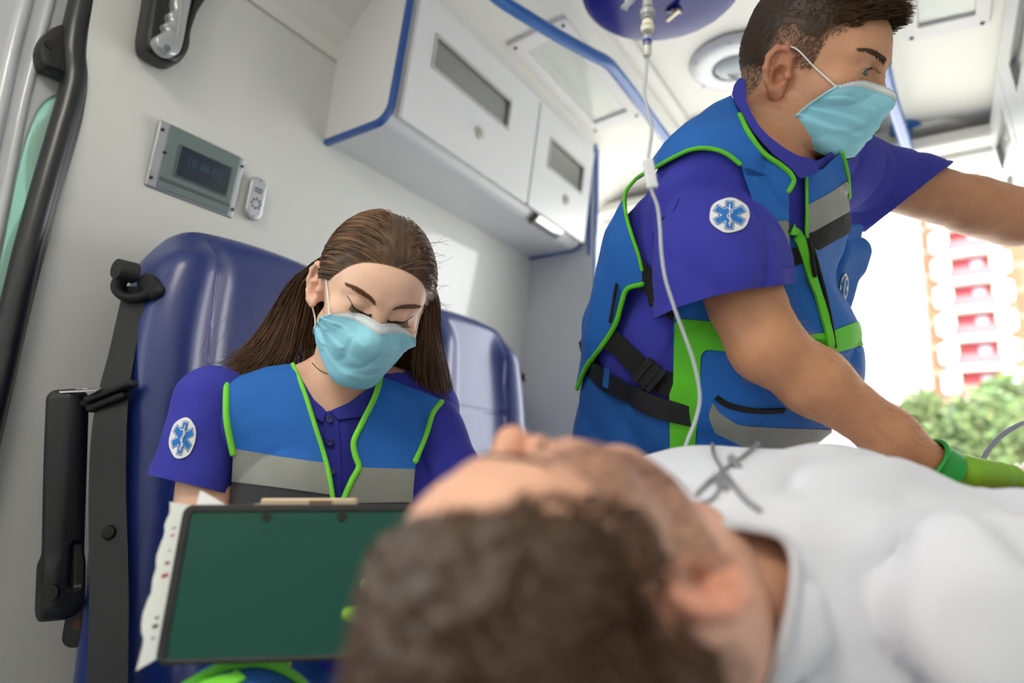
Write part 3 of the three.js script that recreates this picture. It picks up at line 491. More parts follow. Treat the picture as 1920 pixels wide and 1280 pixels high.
{ // three-point belt hanging beside the seat
  const g = thing('seat_belt', 'dark grey seat belt with latch tongue, hanging between armrest and blue seat', 'seat belt');
  const wd = V(0.836, 0.04, -0.546), c = new THREE.CatmullRomCurve3([[257, 538, 1.075], [243, 600, 1.06], [228, 670, 1.035], [214, 735, 1.01], [206, 800, 0.985], [202, 900, 0.965], [203, 1000, 0.94], [205, 1120, 0.91], [203, 1290, 0.87], [203, 1420, 0.85]].map((p) => pix(...p)), false, 'centripetal');
  mesh('webbing', ribbon(c, (u) => 0.042 + 0.012 * Math.min(1, Math.max(0, (u - 0.2) / 0.3)), 0.002, (p, u) => wd.clone().cross(c.getTangent(u)).multiplyScalar(-1).normalize(), 80), M.webbing, g);
  const F = frame(V(0.836, 0.04, -0.546).normalize(), V(0, 1, 0), V(0.546, 0, 0.836)), A = F.clone().setPosition(pix(262, 524, 1.07));
  mesh('anchor', merge([new THREE.TorusGeometry(0.03, 0.011, 12, 32, 4.2).rotateZ(1.9).scale(1, 0.75, 1.2).translate(-0.004, -0.01, 0), rbox(0.05, 0.03, 0.03, 0.012, 4).rotateZ(-0.8).translate(0.02, -0.012, -0.004)]).applyMatrix4(A), M.black, g);
  mesh('anchor_bolt', new THREE.CylinderGeometry(0.0165, 0.0175, 0.03, 28).rotateX(Math.PI / 2).rotateY(-0.5).translate(-0.012, 0.008, 0.022).applyMatrix4(A), M.black, g);
  const Bm = F.clone().setPosition(pix(204, 737, 1.0));
  const tong = mesh('tongue_cover', merge([rbox(0.075, 0.012, 0.026, 0.005, 3).rotateZ(0.42).translate(0.006, 0.002, 0.004), rbox(0.06, 0.012, 0.02, 0.005, 3).rotateZ(0.42).translate(0.0, -0.014, 0.0), rbox(0.02, 0.014, 0.02, 0.006, 3).translate(-0.03, -0.016, 0.0)]).applyMatrix4(Bm), M.black, g);
  mesh('latch_plate', extr(poly(roundRect(-0.032, -0.011, 0.03, 0.011, 0.004), [roundRect(-0.024, -0.006, 0.004, 0.006, 0.002)]), 0.003, 0.0006).rotateX(-1.25).rotateZ(0.05).translate(-0.032, 0.002, 0.012).applyMatrix4(Bm), M.chrome, tong);
  mesh('stop_button', new THREE.LatheGeometry([[0.0001, 0.005], [0.004, 0.006], [0.009, 0.004], [0.0105, 0], [0.0001, 0]].map(([a, b]) => new THREE.Vector2(a, b)), 24).rotateX(Math.PI / 2).applyMatrix4(F.clone().setPosition(pix(204, 998, 0.937))), M.black, g);
}
// ---------------------------------------------------------------- heads, hands, hair, masks
const sstep = (a, b, x) => { const t = Math.max(0, Math.min(1, (x - a) / (b - a))); return t * t * (3 - 2 * t); };
const mirx = (f) => (x, y, z) => f(Math.abs(x), y, z);
const mixc = (a, b, t) => (t = t < 0 ? 0 : t > 1 ? 1 : t, [a[0] + (b[0] - a[0]) * t, a[1] + (b[1] - a[1]) * t, a[2] + (b[2] - a[2]) * t]);
const bump3 = (x, y, z, cx, cy, cz, r) => Math.exp(-((x - cx) ** 2 + (y - cy) ** 2 + (z - cz) ** 2) / (r * r));
function earField(tilt = 0.2, flare = 0.45) {
  const ct = Math.cos(tilt), st = Math.sin(tilt), cf = Math.cos(flare), sf = Math.sin(flare);
  const P = (u, w, n) => [n, u, w], rim = chain([[P(0.004, -0.011, 0.002), 0.003], [P(0.02, -0.012, 0.005), 0.0038], [P(0.031, -0.003, 0.006), 0.0042], [P(0.031, 0.009, 0.007), 0.0043], [P(0.02, 0.018, 0.008), 0.0041], [P(0.004, 0.0195, 0.008), 0.0038], [P(-0.012, 0.0145, 0.006), 0.0036], [P(-0.024, 0.006, 0.004), 0.006]], 0.004);
  const anti = chain([[P(0.018, 0.006, 0.004), 0.003], [P(0.004, 0.0105, 0.005), 0.0036], [P(-0.012, 0.008, 0.004), 0.003]], 0.003), disc = ell([0, 0.003, 0.003], [0.0055, 0.031, 0.0175]), lobe = ell(P(-0.026, -0.001, 0.002), [0.005, 0.01, 0.0085]), trag = sph(P(-0.004, -0.0115, 0.004), 0.0052), con = ell(P(-0.003, 0.0, 0.007), [0.013, 0.013, 0.009]), fossa = ell(P(0.015, 0.008, 0.008), [0.006, 0.01, 0.005]), root = ell(P(0.002, -0.006, -0.008), [0.012, 0.022, 0.011]);
  return (x, y, z) => {
    x -= 0.0765; y -= 0.002; z += 0.012;
    const u = y * ct - z * st, w0 = y * st + z * ct; let w = -w0; const n = x * cf + -w * sf; w = x * sf + w * cf; // n outwards, u up, w to the back
    let d = smin(disc(n, u, w), rim(n, u, w), 0.004); d = smin(d, anti(n, u, w), 0.003); d = smin(d, lobe(n, u, w), 0.006); d = smin(d, root(n, u, w), 0.008); d = smax(d, -con(n, u, w), 0.004); d = smax(d, -fossa(n, u, w), 0.003); return smin(d, trag(n, u, w), 0.003);
  };
}
function headField(o = {}) {
  const j = o.jaw ?? 1, fem = o.fem ? 1 : 0;
  const cran = ell([0, 0.046, -0.012], [0.0745, 0.089, 0.098]), fore = ell([0, 0.052, 0.03], [0.06, 0.052, 0.064]), face = ell([0, -0.018, 0.034], [0.061 * (0.94 + 0.06 * j), 0.078, 0.058]), jawc = mirx(cap([0.05 * j, -0.048, 0.004], [0.018 * j, -0.09, 0.068], 0.017, 0.0145)), jawm = ell([0, -0.062, 0.035], [0.046 * j, 0.04, 0.045]), chin = ell([0, -0.088, 0.077], [0.0185, 0.015, 0.0155]), cheek = mirx(sph([0.043, -0.002, 0.062], 0.021)), brow = mirx(cap([0.01, 0.042, 0.0865], [0.045, 0.044, 0.066], fem ? 0.009 : 0.0115));
  const nose = U(0.006, cap([0, 0.034, 0.086], [0, -0.004, 0.109], 0.0075, 0.0095), sph([0, -0.009, 0.1105], 0.0108), mirx(sph([0.0125, -0.0135, 0.0995], 0.0078))), mouth = U(0.006, ell([0, -0.0385, 0.091], [0.024, 0.0062, 0.012]), ell([0, -0.0495, 0.09], [0.021, 0.007, 0.012])), slit = cap([-0.024, -0.0435, 0.1], [0.024, -0.0435, 0.1], 0.0012), muzz = ell([0, -0.04, 0.07], [0.034, 0.032, 0.032]);
  const eu = o.eyeUp ?? 0, sock = mirx(ell([0.0325, 0.026 + eu, 0.099], [0.019, 0.0125, 0.0165])), lid = mirx(sph([0.0325, 0.0235 + eu, 0.0755], 0.0145)), ear = mirx(earField(o.tilt, o.flare)), neck = o.neck ? U(0.02, ...o.neck) : null, slitE = o.open ? mirx(ell([0.0335, 0.0222, 0.09], [0.0125, 0.0028 * o.open, 0.012])) : null;
  const base = (x, y, z) => { let d = smin(cran(x, y, z), fore(x, y, z), 0.03); d = smin(d, face(x, y, z), 0.03); d = smin(d, jawm(x, y, z), 0.02); d = smin(d, jawc(x, y, z), 0.022); d = smin(d, chin(x, y, z), 0.018); d = smin(d, cheek(x, y, z), 0.022); d = smin(d, brow(x, y, z), 0.014); if (o.bald) d = smin(d, o.bald(x, y, z), 0.02); return d; };
  const lowK = o.lower ?? 1, full = (x, y, z) => {
    if (y < -0.015 && lowK !== 1) y = Math.max(-0.015 + (y + 0.015) * lowK, y - 0.02);
    let d = base(x, y, z); d = smax(d, -sock(x, y, z), 0.012); d = smin(d, muzz(x, y, z), 0.02); d = smin(d, nose(x, y, z), 0.012); d = smin(d, lid(x, y, z), 0.006); if (slitE) d = smax(d, -slitE(x, y, z), 0.002);
    d = smin(d, mouth(x, y, z), 0.006); d = smax(d, -slit(x, y, z), 0.003); if (Math.abs(x) > 0.05 && Math.abs(y) < 0.06) d = smin(d, ear(x, y, z), 0.004); if (neck) d = smin(d, neck(x, y, z), 0.025); return d;
  };
  const bare = (x, y, z) => { if (y < -0.015 && lowK !== 1) y = Math.max(-0.015 + (y + 0.015) * lowK, y - 0.02); let d = base(x, y, z); d = smin(d, muzz(x, y, z), 0.02); return smin(d, nose(x, y, z), 0.02); };
  return { base, full, bare };
}
function skinColor(base, red, o = {}) {
  const b = lin(base), r = lin(red), shade = o.beard ? lin(o.beard) : null;
  return (x, y, z) => {
    const n = 0.5 + 0.5 * fbm(x * 90, y * 90, z * 90); let c = mixc(b, r, 0.12 * n + 0.5 * (bump3(Math.abs(x), y, z, 0.045, -0.02, 0.07, 0.028) * 0.7 + bump3(x, y, z, 0, -0.01, 0.11, 0.02) * 0.6 + (Math.abs(x) > 0.071 && z < 0.01 && Math.abs(y) < 0.045 ? (o.earRed ?? 0.6) : 0)));
    c = mixc(c, lin('#a5544c'), 0.8 * Math.max(0, Math.min(1, 1.6 - (Math.hypot((x) / 0.023, (y + 0.044) / 0.0115)) * 1.5)) * (z > 0.085 ? 1 : 0));
    if (shade) { const k = o.beardAt(x, y, z); if (k > 0) c = mixc(c, shade, k * (0.55 + 0.45 * (noise(x * 700, y * 700, z * 700) > -0.1 ? 1 : 0))); }
    return c;
  };
}
const skinMat = phys({ color: 0xffffff, vertexColors: true, roughness: 0.48, sheen: 0.3, sheenRoughness: 0.5, sheenColor: C('#ffb9a0'), bumpMap: pore, bumpScale: 0.00012 });
const hairMat = phys({ color: 0xffffff, vertexColors: true, roughness: 0.42, specularIntensity: 0.7 });
// many hairs: each a tapering three-sided strand along its own line
function strands(list, r0, r1, col, vary = 0.3) {
  let nv = 0, ni = 0; for (const l of list) { nv += l.length * 3; ni += (l.length - 1) * 18; }
  const P = new Float32Array(nv * 3), N = new Float32Array(nv * 3), K = new Float32Array(nv * 3), T = new Float32Array(nv * 2), I = new Uint32Array(ni); let v = 0, q = 0; const t = V(0, 0, 0), a = V(0, 0, 0), b = V(0, 0, 0);
  for (const l of list) {
    const s = 1 - vary + 2 * vary * rnd(), w = 0.85 + 0.3 * rnd(), m = l.length, v0 = v;
    for (let i = 0; i < m; i++) {
      t.copy(l[Math.min(m - 1, i + 1)]).sub(l[Math.max(0, i - 1)]).normalize(); a.set(t.y, t.z, t.x).cross(t).normalize(); b.copy(t).cross(a); const u = i / (m - 1), R = (r0 + (r1 - r0) * u) * (i === 0 ? 0.6 : 1);
      for (let k = 0; k < 3; k++) { const c = Math.cos(k * 2.0944), d = Math.sin(k * 2.0944), nx = a.x * c + b.x * d, ny = a.y * c + b.y * d, nz = a.z * c + b.z * d; P.set([l[i].x + nx * R, l[i].y + ny * R, l[i].z + nz * R], v * 3); N.set([nx, ny, nz], v * 3); K.set([col[0] * s, col[1] * s * w, col[2] * s * w], v * 3); v++; }
    }
    for (let i = 0; i < m - 1; i++) for (let k = 0; k < 3; k++) { const A = v0 + i * 3 + k, B = v0 + i * 3 + (k + 1) % 3; I.set([A, B, B + 3, A, B + 3, A + 3], q); q += 6; }
  }
  const g = new THREE.BufferGeometry(); g.setAttribute('position', new THREE.BufferAttribute(P, 3)); g.setAttribute('normal', new THREE.BufferAttribute(N, 3)); g.setAttribute('uv', new THREE.BufferAttribute(T, 2)); g.setAttribute('color', new THREE.BufferAttribute(K, 3)); g.setIndex(new THREE.BufferAttribute(I, 1)); return g;
}
const joinC = (l) => mergeGeometries(l.map((g) => { const q = g.index ? g.toNonIndexed() : g; if (!q.attributes.color) q.setAttribute('color', new THREE.BufferAttribute(new Float32Array(q.attributes.position.count * 3).fill(0.5), 3)); return q; }));
const grad = (f, p, e = 0.002) => V(f(p.x + e, p.y, p.z) - f(p.x - e, p.y, p.z), f(p.x, p.y + e, p.z) - f(p.x, p.y - e, p.z), f(p.x, p.y, p.z + e) - f(p.x, p.y, p.z - e)).normalize();
const hairline = (pts) => (z) => { if (z >= pts[0][0]) return pts[0][1]; for (let i = 1; i < pts.length; i++) if (z >= pts[i][0]) { const [a, b] = [pts[i - 1], pts[i]]; return b[1] + (a[1] - b[1]) * (z - b[0]) / (a[0] - b[0]); } return pts[pts.length - 1][1]; };
function scalpRoots(base, inHair, n, R = 0.14) { const o = []; for (let k = 0; o.length < n && k < n * 40; k++) { const u = rr(-1, 1), a = rr(0, 6.2832), s = Math.sqrt(1 - u * u), d = V(s * Math.cos(a), u, s * Math.sin(a)); let t = R; for (let i = 0; i < 30; i++) { const p = base(d.x * t, d.y * t + 0.03, d.z * t); t -= p * 0.9; } const q = V(d.x * t, d.y * t + 0.03, d.z * t); if (inHair(q)) o.push(q); } return o; }
function maskOn(H, m, parent, label, o = {}) {
  const nu = 56, nv = 36, tent = ell([0, -0.035, 0.07], [0.028, 0.05, 0.036]), wrap = (x, y, z) => { let d = H.bare(x, y, z); d = smin(d, tent(x, y, z), 0.03); return d - 0.006; };
  const O = V(0, -0.045, -0.005), L = (a, b, t) => a.clone().lerp(b, t);
  const tc = V(0, o.tc ?? 0.02, 0.112), ts = V(...(o.ts ?? [0.053, -0.004, 0.072])), bs = V(0.069, -0.066, 0.016), bc = V(...(o.bc ?? [0, -0.09, 0.074]));
  const P = [], rows = [];
  for (let j = 0; j <= nv; j++) { const v = j / nv; for (let i = 0; i <= nu; i++) {
    const u = i / nu * 2 - 1, a = Math.abs(u), pin = 1 - 0.1 * Math.sin(Math.PI * v);
    const c = V(0, 0, 0); { const t = tc, b = bc, mid = V(0, -0.05, 0.12); c.addScaledVector(t, (1 - v) * (1 - v)).addScaledVector(mid, 2 * v * (1 - v)).addScaledVector(b, v * v); }
    const s = L(ts, bs, v).multiplyScalar(pin), top = 1 - v; const e = Math.pow(a, 1.15), d = c.clone().lerp(s, e); d.y += (0.018 * (1 - v) - 0.02 * v * v) * Math.sin(Math.PI * a) * 0.5; d.x = Math.sign(u) * Math.abs(s.x) * Math.pow(a, 0.9); 
    const dir = d.sub(O).normalize(); let t = 0.19; for (let k = 0; k < 50; k++) t -= wrap(O.x + dir.x * t, O.y + dir.y * t, O.z + dir.z * t) * 0.75;
    const pl = [0.3, 0.48, 0.66].reduce((q, c0, k) => { const w = v - c0 - 0.04 * Math.sin(u * 2 + k + (o.ph ?? 0)); return q + (w > 0 && w < 0.12 ? (1 - w / 0.12) : 0); }, 0);
    t += 0.0042 * pl * (0.4 + 0.6 * a) - 0.0035 * Math.pow(1 - Math.abs(noise(u * 2.2 + v * 2 + (o.ph ?? 0), v * 2.6 - u, 7.7)), 7) * Math.sin(Math.PI * v) + 0.0035 * fbm(u * 2.4 + (o.ph ?? 0), v * 3.2, 3.3) * Math.sin(Math.PI * v) + 0.0012 * Math.sin(u * 26 + v * 5) * Math.pow(a, 6) * Math.sin(Math.PI * v);
    P.push(O.clone().addScaledVector(dir, t));
  } }
  const sheet = (v0, v1, off, thickness) => { const p = [], uv = [], I = []; for (let j = v0; j <= v1; j++) for (let i = 0; i <= nu; i++) { const q = P[j * (nu + 1) + i]; p.push(q.x, q.y, q.z); uv.push(i / nu * 0.2, j / nv * 0.15); } for (let j = 0; j < v1 - v0; j++) for (let i = 0; i < nu; i++) { const a = j * (nu + 1) + i, b = a + 1, c = a + nu + 1, d = c + 1; I.push(a, c, b, b, c, d); } const g = new THREE.BufferGeometry(); g.setAttribute('position', new THREE.Float32BufferAttribute(p, 3)); g.setAttribute('uv', new THREE.Float32BufferAttribute(uv, 2)); g.setIndex(I); g.computeVertexNormals(); const n = g.attributes.normal, a = g.attributes.position; for (let i = 0; i < a.count; i++) a.setXYZ(i, a.getX(i) + n.getX(i) * off, a.getY(i) + n.getY(i) * off, a.getZ(i) + n.getZ(i) * off); return thick(g, thickness).applyMatrix4(m); };
  const M1 = mesh('face_mask', sheet(0, nv, 0, 0.0016), phys({ color: C('#98dcf0'), roughness: 0.7, sheen: 0.25, sheenColor: C('#d5f3ff'), bumpMap: weave, bumpScale: 0.00015 }), parent); M1.userData.label = label;
  mesh('nose_band', sheet(0, 4, 0.0008, 0.0016), std({ color: C('#e6edf2'), roughness: 0.7 }), M1);
  const at = (i, j) => P[j * (nu + 1) + i].clone(), st = std({ color: C('#7f8fa0'), roughness: 0.7 });
  const dash = []; for (const r of [0.8, 3.4]) for (let i = 1; i < nu; i += 1) { const j = Math.floor(r), a = at(i, j).lerp(at(i, j + 1), r - j), b = at(i, j).lerp(at(i + 1, j), 0.45).lerp(at(i, j + 1).lerp(at(i + 1, j + 1), 0.45), r - j), n = a.clone().sub(O).normalize().multiplyScalar(0.0015); dash.push(new THREE.TubeGeometry(new THREE.LineCurve3(a.add(n), b.add(n)), 1, 0.00035, 4)); }
  mesh('stitching', merge(dash).applyMatrix4(m), st, M1);
  const hem = []; for (const i of [0, nu]) for (let k = 0; k <= nv; k++) hem.push(at(i, k)); for (const s of [0, 1]) mesh('side_hem', tube(hem.slice(s * (nv + 1), (s + 1) * (nv + 1)), 0.0016, 40, 6).applyMatrix4(m), std({ color: C('#a9dcea'), roughness: 0.7 }), M1);
  for (const s of [-1, 1]) { const i = s < 0 ? 0 : nu, a = at(i, 1), b = at(i, nv - 1), E = V(s * 0.079, 0, -0.012); const on = (p, k = 0.0025) => { const q = p.clone(); for (let t = 0; t < 20; t++) { const d = H.base(q.x, q.y, q.z) - k; q.addScaledVector(grad(H.base, q), -d); } return q; };
    const mid1 = on(a.clone().lerp(V(s * 0.076, 0.036, -0.006), 0.5)), mid2 = on(b.clone().lerp(V(s * 0.076, -0.026, -0.008), 0.5));
    mesh('ear_loop', tube([a, mid1, V(s * 0.0785, 0.036, -0.004), V(s * 0.079, 0.033, -0.02), V(s * 0.0775, 0.005, -0.034), V(s * 0.077, -0.02, -0.022), V(s * 0.0765, -0.028, -0.012), mid2, b], 0.0012, 60, 6).applyMatrix4(m), M.white, M1); }
  return M1;
}
// a hand in its own frame: wrist at the origin, fingers along +y, palm facing +z, thumb on the +x side; curl bends the fingers towards the palm
function handField(curl = 0.4, spread = 0.06, thumb = 0.4) {
  const L = [0.044, 0.05, 0.046, 0.036], B = [[0.031, 0.088, 0], [0.0105, 0.094, 0.001], [-0.0105, 0.09, 0], [-0.03, 0.08, -0.002]], fs = [];
  B.forEach((b, i) => { let p = V(...b), a = 0, sp = (1.5 - i) * spread; const pts = [[p.toArray(), 0.0095 - i * 0.0004]]; [1, 0.68, 0.54].forEach((k, s) => { a += curl * [0.8, 1.1, 0.7][s] * (1 + 0.1 * i); const l = L[i] * k; p = p.clone().add(V(Math.sin(sp) * Math.cos(a) * l, Math.cos(sp) * Math.cos(a) * l, Math.sin(a) * l)); pts.push([p.toArray(), 0.0088 - s * 0.0009 - i * 0.0004]); }); fs.push(chain(pts, 0.003)); });
  const th = chain([[[0.024, 0.026, 0.004], 0.014], [[0.048, 0.05, 0.012 + 0.01 * thumb], 0.0115], [[0.058 - 0.012 * thumb, 0.08, 0.02 + 0.018 * thumb], 0.0098], [[0.06 - 0.022 * thumb, 0.104, 0.024 + 0.022 * thumb], 0.0085]], 0.004);
  const palm = U(0.016, rbx([0, 0.052, 0], [0.038, 0.042, 0.0125], 0.012), cap([0.024, 0.025, 0.006], [0.03, 0.06, 0.006], 0.013, 0.011), cap([-0.028, 0.025, 0.005], [-0.03, 0.06, 0.003], 0.012, 0.01), cap([0, -0.01, 0], [0, 0.03, 0], 0.026, 0.024));
  return (x, y, z) => { let d = palm(x, y, z); for (const f of fs) d = smin(d, f(x, y, z), 0.006); return smin(d, th(x, y, z), 0.01); };
}
// ---------------------------------------------------------------- clothing helpers
const crease = (x, y, z) => { const w = 0.35 * noise(x * 5, y * 5, z * 5), r = 1 - Math.abs(noise(x * 9 + w * 3, y * 7 - w * 2, z * 9)), q = r * r * r; return q * q * q; };
const cloth = (h, o = {}) => phys({ color: C(h), roughness: 0.86, sheen: 0.35, sheenRoughness: 0.6, sheenColor: C(h).lerp(C('#ffffff'), 0.3), bumpMap: weave, bumpScale: 0.0003, ...o });
const CL = {
  polo: cloth('#3336a6'), vest: cloth('#1065bd', { roughness: 0.7 }), green: cloth('#5fcc20', { roughness: 0.6 }), lime: cloth('#7be33a', { roughness: 0.6 }),
  grey: phys({ color: C('#83857f'), roughness: 0.5, bumpMap: pore, bumpScale: 0.0002, sheen: 0.4, sheenColor: C('#ffffff') }), mesh: cloth('#35363a'), black: cloth('#131316'), pants: cloth('#1058a4', { roughness: 0.75 }), patch: cloth('#eceef2'), star: cloth('#1b74c9', { roughness: 0.7 }), glove: phys({ color: C('#79ad1f'), roughness: 0.55, sheen: 0.2, sheenColor: C('#d8ff9a') }), gloveC: phys({ color: C('#12993a'), roughness: 0.5 }),
  white: phys({ color: C('#e6e9f4'), roughness: 0.8, sheen: 0.3, sheenColor: C('#ffffff'), bumpMap: weave, bumpScale: 0.00025 }),
};
const camMat = (yaw, pitch, roll, p, s = 1) => new THREE.Matrix4().makeRotationFromEuler(camera.rotation).multiply(new THREE.Matrix4().makeRotationFromEuler(new THREE.Euler(pitch * RAD, yaw * RAD, roll * RAD, 'YXZ'))).setPosition(p).scale(V(s, s, s));
const camDir = (yaw, pitch = 0) => V(Math.sin(yaw * RAD) * Math.cos(pitch * RAD), Math.sin(pitch * RAD), Math.cos(yaw * RAD) * Math.cos(pitch * RAD)).applyMatrix3(CM);
const spine = (N, P, face) => { const y = N.clone().sub(P).normalize(), z = face.clone().addScaledVector(y, -face.dot(y)).normalize(); return frame(y.clone().cross(z), y, z).setPosition(N); };
function starPatch(surf, base, cx, cy, ax, ay, tilt, parent, label) { // round sewn badge with a six-armed blue star and a white staff
  const ct = Math.cos(tilt), s = Math.sin(tilt), W = (u, v) => [cx + (u * ax) * ct - (v * ay) * s, cy + (u * ax) * s + (v * ay) * ct], ring = []; for (let i = 0; i < 40; i++) { const a = i / 40 * 6.2832, k = 1 + 0.02 * Math.sin(i * 5.3); ring.push(W(Math.cos(a) * k, Math.sin(a) * k)); }
  const on = (off) => { const c = pix(cx, cy, 1), r = march(surf, cx, cy), R = Math.max(ax, ay) / FPX * 1.8; return net(grown(surf, off), r.clone().subScalar(R), r.clone().addScalar(R), 0.0022); };
  const p = mesh('badge', piece(on(0.0012 + base), ring, 0.0018, -0.25), CL.patch, parent); if (label) p.userData.label = label;
  const st = (w, L) => { const o = []; for (let k = 0; k < 6; k++) { const a = -Math.PI / 2 + k * Math.PI / 3, d = [Math.cos(a), Math.sin(a)], n = [-d[1], d[0]]; o.push([d[0] * L - n[0] * w, d[1] * L - n[1] * w], [d[0] * L + n[0] * w, d[1] * L + n[1] * w]); const b = a + Math.PI / 6; o.push([Math.cos(b) * w * 2, Math.sin(b) * w * 2]); } return o.map(([u, v]) => W(u, v)); };
  mesh('star_outline', piece(on(0.0016 + base), st(0.235, 0.84), 0.0008, -0.25), cloth('#0f57a8'), p); mesh('star_edge', piece(on(0.0019 + base), st(0.2, 0.8), 0.0008, -0.25), CL.patch, p); mesh('star', piece(on(0.0022 + base), st(0.17, 0.77), 0.0008, -0.25), CL.star, p);
  const f = grown(surf, 0.0032 + base), r = 0.0007; mesh('staff', merge([seamOn(f, [W(0, -0.62), W(0.01, 0), W(0.02, 0.62)], r, 16), seamOn(f, [W(-0.12, -0.42), W(0.1, -0.3), W(0.12, -0.16), W(-0.1, 0.0), W(-0.1, 0.12), W(0.1, 0.26), W(0.08, 0.4), W(-0.03, 0.5)], r, 40)]), CL.patch, p);
  return p;
}
const strandsAlong = (guides, n, jit, m = 18) => { // many hairs following a fan of guide curves
  const cs = guides.map((g) => new THREE.CatmullRomCurve3(g, false, 'centripetal')), out = [];
  for (let k = 0; k < n; k++) { const a = rnd() * (cs.length - 1), i = Math.min(cs.length - 2, Math.floor(a)), t = a - i, j0 = V(rr(-1, 1), rr(-1, 1), rr(-1, 1)).multiplyScalar(jit), j1 = V(rr(-1, 1), rr(-1, 1), rr(-1, 1)).multiplyScalar(jit * 1.6), ph = rr(0, 6), am = rr(0, jit * 0.5), end = rr(0.78, 1), l = [];
    for (let q = 0; q <= m; q++) { const u = q / m * end, p = cs[i].getPoint(u).lerp(cs[i + 1].getPoint(u), t); p.addScaledVector(j0, Math.min(1, u * 5)).addScaledVector(j1, u * u); p.x += am * Math.sin(ph + u * 9); p.z += am * Math.cos(ph + u * 8); l.push(p); } out.push(l); }
  return out;
};

